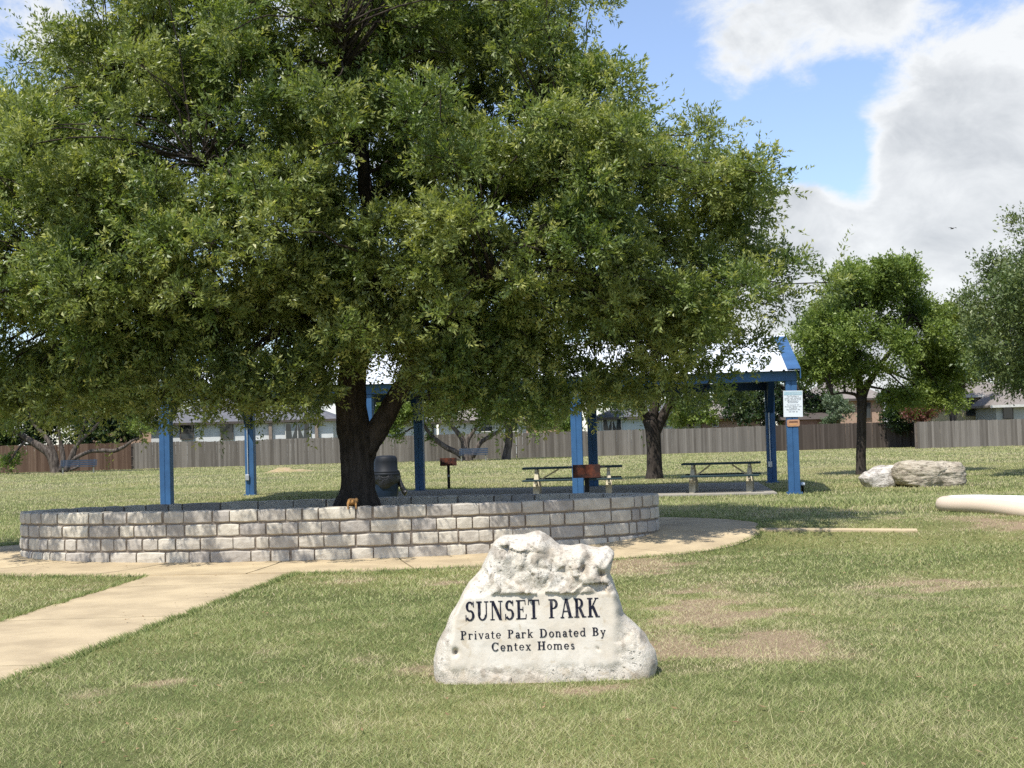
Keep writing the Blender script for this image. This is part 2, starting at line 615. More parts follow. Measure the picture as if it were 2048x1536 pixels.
def grass_material():
    m, nt = new_mat('grass_blade')
    a = nd(nt, 'ShaderNodeAttribute', attribute_name='tone').outputs['Fac']
    cr = nt.nodes.new('ShaderNodeValToRGB')
    nt.links.new(a, cr.inputs[0])
    el = cr.color_ramp.elements
    el[0].position, el[0].color = 0.0, (.11, .16, .045, 1)
    el[1].position, el[1].color = 1.0, (.56, .46, .29, 1)
    for p, c in ((.25, (.25, .30, .095, 1)), (.5, (.42, .43, .18, 1)), (.75, (.55, .50, .28, 1))):
        e = cr.color_ramp.elements.new(p)
        e.color = c
    d = nd(nt, 'ShaderNodeBsdfPrincipled', {'Base Color': cr.outputs[0], 'Roughness': .6})
    d.inputs['Specular IOR Level'].default_value = .25
    t = nd(nt, 'ShaderNodeBsdfTranslucent', {'Color': cr.outputs[0]})
    finish(nt, nd(nt, 'ShaderNodeMixShader', {0: .35, 1: d.outputs[0], 2: t.outputs[0]}).outputs[0])
    return m


def blades(Y0, Y1, dens, hgt, wid, lean, seed, margin=1.5):
    r = np.random.default_rng(seed)
    k = .375
    area_n = int(dens * (k * (Y1 ** 2 - Y0 ** 2) + 2 * margin * (Y1 - Y0)))
    Y = np.sqrt(r.random(area_n) * (Y1 ** 2 - Y0 ** 2) + Y0 ** 2)
    X = (r.random(area_n) * 2 - 1) * (k * Y + margin)
    ed = -.05 + .055 * fbm(np.stack([X, Y, X * 0], -1), 2.6, 3, 77)
    keep = ~(pad_in(X, Y, ed) | path_in(X, Y, ed) | edging_in(X, Y) | slab_in(X, Y) | (((X - .22) / .62) ** 2 + ((Y - 9.5) / .24) ** 2 < 1))
    dry = dry_np(X, Y)
    keep &= r.random(area_n) > sstep(.5, 1.0, dry) * .22
    X, Y, dry = X[keep], Y[keep], dry[keep]
    n = len(X)
    P = np.stack([X, Y, np.zeros(n)], -1)
    tuft = fbm(P, 3.0, 3, 21)
    far = sstep(24, 55, Y)
    h = hgt * (.55 + .9 * r.random(n)) * (1 + .35 * tuft) * (1 - .4 * dry)
    a = r.random(n) * 2 * math.pi
    ln = lean * (.3 + r.random(n))
    tip = np.stack([X + np.cos(a) * ln * h, Y + np.sin(a) * ln * h, gh(X, Y) + h * .95], -1)
    b = a + math.pi / 2 + r.normal(size=n) * .7
    w = wid * (.7 + .6 * r.random(n)) * .5
    z0 = gh(X, Y) - .006
    v0 = np.stack([X + np.cos(b) * w, Y + np.sin(b) * w, z0], -1)
    v1 = np.stack([X - np.cos(b) * w, Y - np.sin(b) * w, z0], -1)
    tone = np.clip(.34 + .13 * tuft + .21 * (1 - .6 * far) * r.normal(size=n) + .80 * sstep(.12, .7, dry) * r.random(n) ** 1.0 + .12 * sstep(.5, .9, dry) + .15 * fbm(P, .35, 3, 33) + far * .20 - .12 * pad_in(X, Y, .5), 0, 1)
    tone = np.where(r.random(n) < .05 + .05 * far, np.clip(tone + .45, 0, 1), tone)
    V = np.stack([v0, v1, tip], 1).reshape(-1, 3)
    return V, np.repeat(tone, 3)


zones = [(5.6, 9.5, 5800, .026, .0048, 2.2), (9.5, 14, 3300, .027, .0068, 2.1), (14, 22, 1300, .03, .011, 1.8), (22, 34, 520, .05, .02, 1.1), (34, 60, 200, .045, .026, .8), (60, 104, 55, .06, .05, .8)]
vv, tt = zip(*[blades(*z, seed=50 + i) for i, z in enumerate(zones)])
# stalks that the mower missed
r_ = np.random.default_rng(5)
ns = 260
sy = np.sqrt(r_.random(ns) * (13 ** 2 - 6 ** 2) + 36)
sx = (r_.random(ns) * 2 - 1) * (.37 * sy)
ok = ~(pad_in(sx, sy, .05) | path_in(sx, sy, .03)) & ~(((sx - .22) / .8) ** 2 + ((sy - 9.5) / .5) ** 2 < 1)
sx, sy = sx[ok], sy[ok]
ns = len(sx)
sh = .08 + .10 * r_.random(ns)
sa = r_.random(ns) * 6.28
sv = np.stack([np.stack([sx - .0025, sy, np.zeros(ns)], -1), np.stack([sx + .0025, sy, np.zeros(ns)], -1),
               np.stack([sx + np.cos(sa) * sh * .6, sy + np.sin(sa) * sh * .6, sh], -1)], 1).reshape(-1, 3)
# longer fringe hanging over the edges of the concrete
rf = np.random.default_rng(9)
nf = 16000
fy = 5.6 + 12.2 * rf.random(nf) ** 1.0
fl, fr_ = path_lr(fy)
fx = np.where(rf.random(nf) < .6, fr_, fl)
side = np.where(fx == fr_, 1.0, -1.0)
th_ = rf.random(nf) * 2 * math.pi
on = rf.random(nf) < .45
kb_ = np.where(np.sin(th_) < 0, KBF, KBB)
fx = np.where(on, PCX + np.cos(th_) * KA, fx)
fy = np.where(on, PCY + np.sin(th_) * kb_, fy)
ox, oy = np.where(on, np.cos(th_), side), np.where(on, np.sin(th_), 0)
wv = .03 * fbm(np.stack([fx, fy, fx * 0], -1), 3.1, 3, 88)
d_ = rf.random(nf) * .07 - .02 + wv
fx, fy = fx + ox * d_, fy + oy * d_
okf = ~(on & path_in(fx, fy, .1)) & ~((~on) & pad_in(fx, fy, .05))
fx, fy, ox, oy = fx[okf], fy[okf], ox[okf], oy[okf]
nf = len(fx)
fh = .025 + .035 * rf.random(nf)
fa = rf.normal(size=nf) * .9
ln_ = fh * (.4 + 1.3 * rf.random(nf))
tx = fx - (ox * np.cos(fa) - oy * np.sin(fa)) * ln_
ty_ = fy - (ox * np.sin(fa) + oy * np.cos(fa)) * ln_
fw = .003 + .00022 * fy
fb = rf.random(nf) * 6.28
fz = gh(fx, fy)
fv = np.stack([np.stack([fx + np.cos(fb) * fw, fy + np.sin(fb) * fw, fz - .005], -1), np.stack([fx - np.cos(fb) * fw, fy - np.sin(fb) * fw, fz - .005], -1), np.stack([tx, ty_, fz + fh], -1)], 1).reshape(-1, 3)
ftn = np.repeat(np.clip(.22 + .16 * rf.normal(size=nf), 0, 1), 3)
vv, tt = list(vv) + [fv], list(tt) + [ftn]
GV = np.concatenate(list(vv) + [sv])
GT = np.concatenate(list(tt) + [np.full(ns * 3, .62)])
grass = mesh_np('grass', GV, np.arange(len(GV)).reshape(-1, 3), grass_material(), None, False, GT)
tag(grass, 'short patchy green and straw coloured grass covering the park', 'grass', kind='stuff')

# fallen leaves and bits of straw
rl = np.random.default_rng(15)
nl = 900
ly = np.sqrt(rl.random(nl) * (24 ** 2 - 6.2 ** 2) + 6.2 ** 2)
lx = (rl.random(nl) * 2 - 1) * (.37 * ly)
okl = ~(((lx - PCX) / PA) ** 2 + ((ly - PCY) / PB) ** 2 < 1) & ~(((lx - .22) / .8) ** 2 + ((ly - 9.6) / .5) ** 2 < 1) & ((~(pad_in(lx, ly) | path_in(lx, ly))) | (rl.random(nl) < .35))
lx, ly = lx[okl], ly[okl]
nl = len(lx)
la = rl.random(nl) * 6.28
ll, lw = .03 + .03 * rl.random(nl), .012 + .01 * rl.random(nl)
lz = gh(lx, ly) + np.where(pad_in(lx, ly) | path_in(lx, ly), .04, .022)
ca, sa_ = np.cos(la), np.sin(la)
q0 = np.stack([lx - ca * ll / 2, ly - sa_ * ll / 2, lz], -1)
q1 = np.stack([lx - sa_ * lw / 2, ly + ca * lw / 2, lz + .006 * rl.random(nl)], -1)
q2 = np.stack([lx + ca * ll / 2, ly + sa_ * ll / 2, lz + .012 * rl.random(nl)], -1)
q3 = np.stack([lx + sa_ * lw / 2, ly - ca * lw / 2, lz + .006 * rl.random(nl)], -1)
litter = mesh_np('fallen_leaves', np.stack([q0, q1, q2, q3], 1).reshape(-1, 3), np.arange(nl * 4).reshape(-1, 4), simple('dead_leaf', (.30, .20, .10), (.17, .10, .05), rough=.9, scale=3), None, False)
tag(litter, 'scattered dry brown leaves lying on the lawn and walk', 'leaves', kind='stuff')

m_conc = simple('tan_concrete', (.52, .415, .26), (.375, .295, .185), rough=.9, scale=1.6, bump=.4, bscale=70, spec=.15, rand=.14, bdist=.01, detail=9, lo=.3, hi=.7)
m_slabc = simple('grey_concrete', (.36, .33, .27), (.29, .265, .22), rough=.9, scale=3, bump=.3, bscale=60, spec=.15)

pave = bpy.data.objects.new('pavement', None)
pave.location = (0, 0, 0)
C.objects.link(pave)
tag(pave, 'tan concrete apron around the planter with a walk leading to the lower left', 'pavement', kind='structure')


def slab_grid(rows, z, name='slab', thick=.12, mat=None):
    """rows: list of rows of (x, y); a slab laid over the terrain with a skirt"""
    nr, nc = len(rows), len(rows[0])
    mb = MB()
    vs = [(x, y, float(gh(x, y)) + z) for row in rows for x, y in row]
    fs = [(i * nc + j, i * nc + j + 1, (i + 1) * nc + j + 1, (i + 1) * nc + j) for i in range(nr - 1) for j in range(nc - 1)]
    ring = [j for j in range(nc)] + [i * nc + nc - 1 for i in range(1, nr)] + [(nr - 1) * nc + j for j in range(nc - 2, -1, -1)] + [i * nc for i in range(nr - 2, 0, -1)]
    o = len(vs)
    vs += [(vs[i][0], vs[i][1], vs[i][2] - thick) for i in ring]
    m = len(ring)
    fs += [(ring[k], o + k, o + (k + 1) % m, ring[(k + 1) % m]) for k in range(m)]
    mb.add(vs, fs)
    ob = mb.build(name, mat or m_conc, pave)
    bm = bmesh.new()
    bm.from_mesh(ob.data)
    bmesh.ops.recalc_face_normals(bm, faces=bm.faces)
    bm.to_mesh(ob.data)
    bm.free()
    return ob


cuts = [-168, -143, -118, -97.5, -78, -60, -38, -8, 30, 62, 92, 122, 152, 192]
for a0, a1 in zip(cuts[:-1], cuts[1:]):
    rows = []
    for k in range(9):
        s = k / 8
        row = []
        for j in range(13):
            a = math.radians(a0 + (a1 - a0) * j / 12)
            kb = KBF if math.sin(a) < 0 else KBB
            ai, bi = PA - .12, PB - .12
            x = PCX + math.cos(a) * (ai + (KA - ai) * s)
            y = PCY + math.sin(a) * (bi + (kb - bi) * s)
            if j in (0, 12):
                t = .012 if j == 0 else -.012
                x, y = x - math.sin(a) * t, y + math.cos(a) * t
            row.append((x, y))
        rows.append(row)
    slab_grid(rows, .020)
yy = [17.95, 16.35, 13.4, 10.6, 7.8, 5.0, 2.2]
for y1, y0 in zip(yy[:-1], yy[1:]):
    rows = []
    for k in range(9):
        y = y0 + .012 + (y1 - y0 - .024) * k / 8
        l, r0 = path_lr(y)
        rows.append([(l + (r0 - l) * j / 6, y) for j in range(7)])
    slab_grid(rows, .010)
for k in range(2):
    rows = []
    for i in range(2):
        row = []
        for j in range(9):
            p = E0 + EDIR * (-.3 + k * 1.3 + .005 + 1.29 * j / 8) + ENRM * (-.07 + .14 * i)
            row.append((p.x, p.y))
        rows.append(row)
    slab_grid(rows, .025)

# ------------------------------------------------------------------ stone planter
m_lime = simple('limestone_block', (.52, .475, .40), (.40, .36, .30), rough=.92, scale=7, bump=.55, bscale=28, spec=.12, rand=.42, lo=.3, hi=.7, bdist=.015)
m_mort = simple('mortar', (.27, .225, .18), (.20, .165, .13), rough=.95, scale=20, bump=.5, bscale=80, spec=.1)
m_mulch = simple('planter_soil', (.05, .035, .022), (.10, .07, .045), rough=.95, scale=40, bump=.8, bscale=60, spec=.1)

planter = empty('stone_planter', (PCX, PCY, 0), 'long low oval planter wall of pale limestone blocks around the big tree', 'planter')
NA = 2000
ta = np.linspace(0, 2 * math.pi, NA + 1)
ex, ey = PA * np.cos(ta), PB * np.sin(ta)
sl = np.concatenate([[0], np.cumsum(np.hypot(np.diff(ex), np.diff(ey)))])
PER = sl[-1]


def ell(s):
    a = np.interp(s % PER, sl, ta)
    n = Vector((math.cos(a) / PA, math.sin(a) / PB, 0)).normalized()
    return Vector((PA * math.cos(a), PB * math.sin(a), 0)), n


def stone_mesh(s0, s1, z0, z1, R, THK=.30):
    nu = max(3, int((s1 - s0) / .12))
    out = R.uniform(-.004, .010)
    vs, fs = [], []
    for i in range(nu + 1):
        e = 1.0 if i in (0, nu) else 0.0
        s = s0 + (s1 - s0) * i / nu
        s += (R.uniform(-.008, .008) if e else 0)
        p, n = ell(s)
        zb, zt = z0 + R.uniform(0, .004) + e * .007, z1 - R.uniform(0, .005) - e * .007
        prof = [(-.010 - e * .006, zb), (out - e * .007 + R.uniform(-.003, .003), zb + .014),
                (out + R.uniform(.0, .007) - e * .006, zb + (zt - zb) * R.uniform(.35, .65)),
                (out - e * .007 + R.uniform(-.003, .003), zt - .014), (-.010 - e * .006, zt), (-THK + .012, zt), (-THK, zt - .015), (-THK, zb)]
        for q, z in prof:
            v = p + n * q
            vs.append((v.x, v.y, z))
    m = 8
    for i in range(nu):
        for k in range(m):
            k2 = (k + 1) % m
            fs.append((i * m + k, (i + 1) * m + k, (i + 1) * m + k2, i * m + k2))
    fs.append(tuple(range(m)))
    fs.append(tuple(nu * m + k for k in range(m - 1, -1, -1)))
    return MB().add(vs, fs)


R = random.Random(12)
CH = .182
n_st = 0
for c in range(4):
    z1 = RIM - c * CH
    z0 = z1 - CH + .019
    s = R.uniform(0, .4)
    s_end = s + PER
    while s < s_end - .02:
        ln = R.choice([R.uniform(.18, .27), R.uniform(.26, .36), R.uniform(.3, .42), R.uniform(.42, .56)])
        if c == 0:
            ln *= 1.12
        p, n = ell(s)
        if abs(p.x) > PA * .88:
            ln *= .68
        if s_end - (s + ln) < .24:
            ln = s_end - s
        o = stone_mesh(s, s + ln - R.uniform(.015, .030), z0, z1, R).build('stone', m_lime, planter)
        n_st += 1
        s += ln
mb = MB()
vs, fs = [], []
for i in range(120):
    p, n = ell(PER * i / 120)
    for q, z in ((-.020, -.3), (-.020, RIM - .012), (-.285, RIM - .012), (-.285, -.3)):
        v = p + n * q
        vs.append((v.x, v.y, z))
for i in range(120):
    j = (i + 1) % 120
    fs += [(i * 4 + k, j * 4 + k, j * 4 + (k + 1) % 4, i * 4 + (k + 1) % 4) for k in range(4)]
mb.add(vs, fs)
mb.build('mortar', m_mort, planter)
mb = MB()
vs = [(0, 0, .47)]
for ring, f in enumerate((.35, .7, 1.0)):
    for i in range(60):
        p, n = ell(PER * i / 60)
        q = (p - n * .25) * f
        vs.append((q.x, q.y, .47 - .07 * f * f + R.uniform(-.012, .012)))
fs = [(0, 1 + i, 1 + (i + 1) % 60) for i in range(60)]
for rg in range(2):
    fs += [(1 + rg * 60 + i, 1 + (rg + 1) * 60 + i, 1 + (rg + 1) * 60 + (i + 1) % 60, 1 + rg * 60 + (i + 1) % 60) for i in range(60)]
mb.add(vs, fs)
mb.build('soil', m_mulch, planter, True)


# ------------------------------------------------------------------ sign boulder
def boulder_material():
    m, nt = new_mat('sign_limestone')
    tcn = nd(nt, 'ShaderNodeTexCoord').outputs['Object']
    a = nd(nt, 'ShaderNodeAttribute', attribute_name='tone').outputs['Fac']       # 1 on the dressed panel
    n1_ = nd(nt, 'ShaderNodeTexNoise', {'Vector': tcn, 'Scale': 5.0, 'Detail': 8.0, 'Roughness': .62}).outputs[0]
    n2_ = nd(nt, 'ShaderNodeTexNoise', {'Vector': tcn, 'Scale': 26.0, 'Detail': 6.0, 'Roughness': .7}).outputs[0]
    n4_ = nd(nt, 'ShaderNodeTexNoise', {'Vector': tcn, 'Scale': 9.0, 'Detail': 5.0, 'Roughness': .6, 'Distortion': 1.2}).outputs[0]
    z = nd(nt, 'ShaderNodeSeparateXYZ', {0: tcn}).outputs[2]
    base = mixc(nt, smooth(nt, n1_, .35, .65), (.57, .505, .405), (.64, .59, .50))
    base = mixc(nt, mth(nt, 'MULTIPLY', smooth(nt, n4_, .56, .68), .55), base, (.42, .34, .23))
    lich = mth(nt, 'MULTIPLY', smooth(nt, n2_, .52, .70), mth(nt, 'ADD', smooth(nt, z, .55, .8, .18, .6), 0))
    lich = mth(nt, 'MULTIPLY', lich, mth(nt, 'SUBTRACT', 1.0, mth(nt, 'MULTIPLY', a, .9)))
    col = mixc(nt, lich, base, (.24, .225, .20))
    big = mth(nt, 'MULTIPLY', smooth(nt, n1_, .60, .75), smooth(nt, z, .6, .9, 0, .6))
    col = mixc(nt, big, col, (.20, .19, .175))
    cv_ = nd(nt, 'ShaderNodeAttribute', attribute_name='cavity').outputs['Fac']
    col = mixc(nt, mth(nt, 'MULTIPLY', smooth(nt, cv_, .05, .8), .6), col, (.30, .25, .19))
    foot = smooth(nt, z, .0, .10, .5, 0)
    col = mixc(nt, mth(nt, 'MULTIPLY', foot, n2_), col, (.34, .24, .15))
    vo = nd(nt, 'ShaderNodeTexVoronoi', {'Vector': nd(nt, 'ShaderNodeVectorMath', {0: tcn, 1: nd(nt, 'ShaderNodeVectorMath', {0: nd(nt, 'ShaderNodeTexNoise', {'Vector': tcn, 'Scale': 14.0, 'Detail': 3.0}).outputs['Color'], 1: (.09, .09, .09)}, operation='MULTIPLY').outputs[0]}, operation='ADD').outputs[0], 'Scale': 24.0}).outputs['Distance']
    pit = mth(nt, 'MULTIPLY', smooth(nt, vo, .12, .30, 1, 0), smooth(nt, n1_, .47, .58))
    pit = mth(nt, 'MULTIPLY', pit, mth(nt, 'SUBTRACT', 1.0, mth(nt, 'MULTIPLY', a, .8)))
    vein = smooth(nt, mth(nt, 'ABSOLUTE', mth(nt, 'SUBTRACT', n4_, .5)), .0, .012, 1, 0)
    vein = mth(nt, 'MULTIPLY', vein, mth(nt, 'SUBTRACT', .6, mth(nt, 'MULTIPLY', a, .35)))
    col = mixc(nt, mth(nt, 'MULTIPLY', mth(nt, 'MAXIMUM', pit, vein), .62), col, (.19, .165, .13))
    b = nd(nt, 'ShaderNodeBsdfPrincipled', {'Base Color': col, 'Roughness': .93})
    b.inputs['Specular IOR Level'].default_value = .12
    n3_ = nd(nt, 'ShaderNodeTexNoise', {'Vector': tcn, 'Scale': 48.0, 'Detail': 8.0, 'Roughness': .75}).outputs[0]
    bp = nd(nt, 'ShaderNodeBump', {'Strength': mth(nt, 'SUBTRACT', .5, mth(nt, 'MULTIPLY', a, .38)), 'Distance': .025, 'Height': mth(nt, 'SUBTRACT', n3_, mth(nt, 'MAXIMUM', pit, vein))})
    nt.links.new(bp.outputs[0], b.inputs['Normal'])
    finish(nt, b.outputs[0])
    return m


SIL = [(867, 1346), (867, 1324), (874, 1289), (889, 1259), (901, 1229), (918, 1201), (937, 1166), (962, 1141), (978, 1103), (988, 1084), (1005, 1073), (1041, 1072),
       (1062, 1067), (1079, 1064), (1098, 1074), (1120, 1091), (1145, 1094), (1169, 1092), (1202, 1098), (1219, 1095), (1231, 1108), (1226, 1128), (1221, 1146), (1231, 1169), (1240, 1193),
       (1248, 1226), (1270, 1248), (1293, 1268), (1299, 1283), (1311, 1300), (1315, 1324), (1311, 1341), (1300, 1400), (1210, 1430), (1073, 1435), (964, 1430), (885, 1400)]
B0 = gpt(1085, 1364)
BK, BTF, BTB = .16, .26, .34
BMID = B0.y + BTF * .93
sign = empty('sign_boulder', (B0.x, BMID, 0), 'white limestone boulder carved SUNSET PARK standing in the front lawn', 'boulder')
sil = np.array([(lambda p: (p.x - B0.x, p.z))(at(x, y, BMID)) for x, y in SIL])
cen = np.array([(lambda p: (p.x - B0.x, p.z))(at(1090, 1245, BMID))])[0]
# resample the outline by angle
NAA, NRR = 300, 60
seg = np.concatenate([sil, sil[:1]])
dl = np.concatenate([[0], np.cumsum(np.hypot(*np.diff(seg, axis=0).T))])
uu = np.linspace(0, dl[-1], NAA, endpoint=False)
out = np.stack([np.interp(uu, dl, seg[:, 0]), np.interp(uu, dl, seg[:, 1])], -1)
ss = 1 - (1 - np.linspace(0, 1, NRR)) ** 1.5        # denser rings near the edge
ss = np.linspace(0, 1, NRR) ** .75
G = cen[None, None, :] + (out - cen)[None, :, :] * ss[:, None, None]
prof = np.sqrt(np.clip(1 - ss ** 14, 0, 1))[:, None] * np.ones((1, NAA))
XX, ZZ = G[..., 0], G[..., 1]
P3 = np.stack([XX, np.zeros_like(XX), ZZ], -1)
lean = BK * ZZ
nz = .024 * fbm(P3, 2.6, 3, 41) + .012 * fbm(P3, 7.0, 5, 42, .55) + .005 * fbm(P3, 26.0, 3, 43) - .030 * np.abs(fbm(P3, 3.4, 2, 47))
rid = .008 * (1 - 2 * np.abs(fbm(P3, 9.0, 3, 44)))


def facets(Pxz, n, amp, grad, seed):
    """chiselled planes: each point takes the plane of its nearest seed"""
    rr_ = np.random.default_rng(seed)
    sd_ = np.stack([rr_.uniform(-.8, .8, n), rr_.uniform(-.1, 1.1, n)], -1)
    wob_ = np.stack([fbm(P3, 8.0, 2, seed), fbm(P3 + 4, 8.0, 2, seed + 1)], -1) * .02
    d2 = ((Pxz + wob_)[..., None, :] - sd_) ** 2
    k_ = d2.sum(-1).argmin(-1)
    a_, g_ = rr_.normal(size=n) * amp, rr_.normal(size=(n, 2)) * grad
    return a_[k_] + (g_[k_] * (Pxz - sd_[k_])).sum(-1)


fac = facets(G, 26, .007, .10, 61) + facets(G, 130, .004, .13, 62)
nz = nz * .6 + fac * (.7 + .3 * sstep(.35, .6, ZZ))
calm = .45 + .55 * sstep(.42, .62, ZZ)
yf = lean - BTF * prof + (nz + rid) * calm * np.clip(prof * 1.3, 0, 1)
plane = lambda z: BK * z - BTF * 1.02
pw0, pw1 = at(905, 1190, BMID - .2), at(1245, 1316, BMID - .2)
xa, xb, za, zb = pw0.x - B0.x, pw1.x - B0.x, pw1.z - .02, pw0.z - .012
wob = .018 * fbm(P3, 5.0, 3, 45)
wp = sstep(xa - .03, xa + .02, XX + wob) * (1 - sstep(xb - .16 + .1, xb + .03, XX + wob)) * sstep(za - .03, za + .02, ZZ + wob) * (1 - sstep(zb - .004, zb + .008, ZZ + wob * .4 - .03 * (XX - .0) * 0))
wp = wp * (1 - sstep(.955, .99, ss))[:, None]
yp = plane(ZZ) + .0022 * fbm(P3, 14, 3, 46)
yf = yf * (1 - wp) + yp * wp
PITS = 0 * XX
# rough stone above the panel stands a little proud of it; pits and hollows
for px, py, rr, dp in ((1168, 1140, .028, .07), (1180, 1122, .035, .05), (1100, 1112, .05, .035), (912, 1304, .016, .05), (1205, 1152, .03, .04), (1290, 1275, .03, .03), (1195, 1296, .008, .015)):
    h = at(px, py, BMID - .2)
    PITS = PITS + np.exp(-(((XX - (h.x - B0.x)) / rr) ** 2 + ((ZZ - h.z) / (rr * 1.3)) ** 2) * 1.6)
    yf += 1.2 * dp * np.exp(-(((XX - (h.x - B0.x)) / rr) ** 2 + ((ZZ - h.z) / (rr * 1.3)) ** 2))
nb = .09 * fbm(P3 + 7, 2.0, 3, 51) + .03 * fbm(P3 + 7, 8.0, 3, 52)
yb = lean + BTB * prof + nb * np.clip(prof * 1.3, 0, 1)
edge = .004 * fbm(P3, 16, 3, 48)
XX = XX + edge * (ss[:, None] > .6) * sstep(.6, 1, ss)[:, None]
ZZ = ZZ + (.004) * fbm(P3 + 3, 14, 3, 49) * sstep(.6, 1, ss)[:, None] * (1 - wp)
Vf = np.stack([XX, yf, ZZ], -1)
Vb = np.stack([XX, yb, ZZ], -1)[:-1]
V = np.concatenate([Vf.reshape(-1, 3), Vb.reshape(-1, 3)])
kk = np.arange(NAA)
k2 = (kk + 1) % NAA
F = []
for i in range(NRR - 1):
    F.append(np.stack([i * NAA + kk, i * NAA + k2, (i + 1) * NAA + k2, (i + 1) * NAA + kk], -1))
o2 = NRR * NAA
for i in range(NRR - 2):
    F.append(np.stack([o2 + i * NAA + kk, o2 + (i + 1) * NAA + kk, o2 + (i + 1) * NAA + k2, o2 + i * NAA + k2], -1))
F.append(np.stack([o2 + (NRR - 2) * NAA + kk, (NRR - 1) * NAA + kk, (NRR - 1) * NAA + k2, o2 + (NRR - 2) * NAA + k2], -1))
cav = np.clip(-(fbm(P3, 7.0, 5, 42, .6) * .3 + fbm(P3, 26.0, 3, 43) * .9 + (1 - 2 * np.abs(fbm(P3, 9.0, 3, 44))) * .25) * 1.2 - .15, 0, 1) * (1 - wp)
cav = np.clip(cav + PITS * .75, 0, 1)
tone = np.concatenate([wp.ravel(), np.zeros(len(Vb.reshape(-1, 3)))])
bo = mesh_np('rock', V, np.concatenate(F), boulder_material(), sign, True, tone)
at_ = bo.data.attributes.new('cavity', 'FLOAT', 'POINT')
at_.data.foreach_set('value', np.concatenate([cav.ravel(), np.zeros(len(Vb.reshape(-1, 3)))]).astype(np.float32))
bm = bmesh.new()
bm.from_mesh(bo.data)
bmesh.ops.remove_doubles(bm, verts=bm.verts, dist=1e-5)
bmesh.ops.recalc_face_normals(bm, faces=bm.faces)
bm.to_mesh(bo.data)
bm.free()

# --- carved and painted serif lettering, drawn stroke by stroke (cap height 1)
TT, TN, SF = .175, .075, .055


def q_line(x0, y0, x1, y1, w):
    return [(x0 - w / 2, y0), (x0 + w / 2, y0), (x1 + w / 2, y1), (x1 - w / 2, y1)]


def rect(x0, y0, x1, y1):
    return [(x0, y0), (x1, y0), (x1, y1), (x0, y1)]


def arc(cx, cy, rx, ry, a0, a1, n=10, tk=TT, tn=TN):
    polys = []
    pts = []
    for i in range(n + 1):
        a = math.radians(a0 + (a1 - a0) * i / n)
        w = tn + (tk - tn) * abs(math.cos(a)) ** 1.3
        c, s = math.cos(a), math.sin(a)
        pts.append(((cx + c * rx, cy + s * ry), (cx + c * (rx - w), cy + s * (ry - min(w, tn * 1.15 + abs(c) * .06)))))
    for (a, b), (c, d) in zip(pts[:-1], pts[1:]):
        polys.append([a, c, d, b])
    return polys


def stem(x, y0=0.0, y1=1.0, w=TT, sb=True, st=True, left=.09, right=.09):
    p = [rect(x, y0, x + w, y1)]
    if sb:
        p.append(rect(x - left, y0, x + w + right, y0 + SF))
    if st:
        p.append(rect(x - left, y1 - SF, x + w + right, y1))
    return p


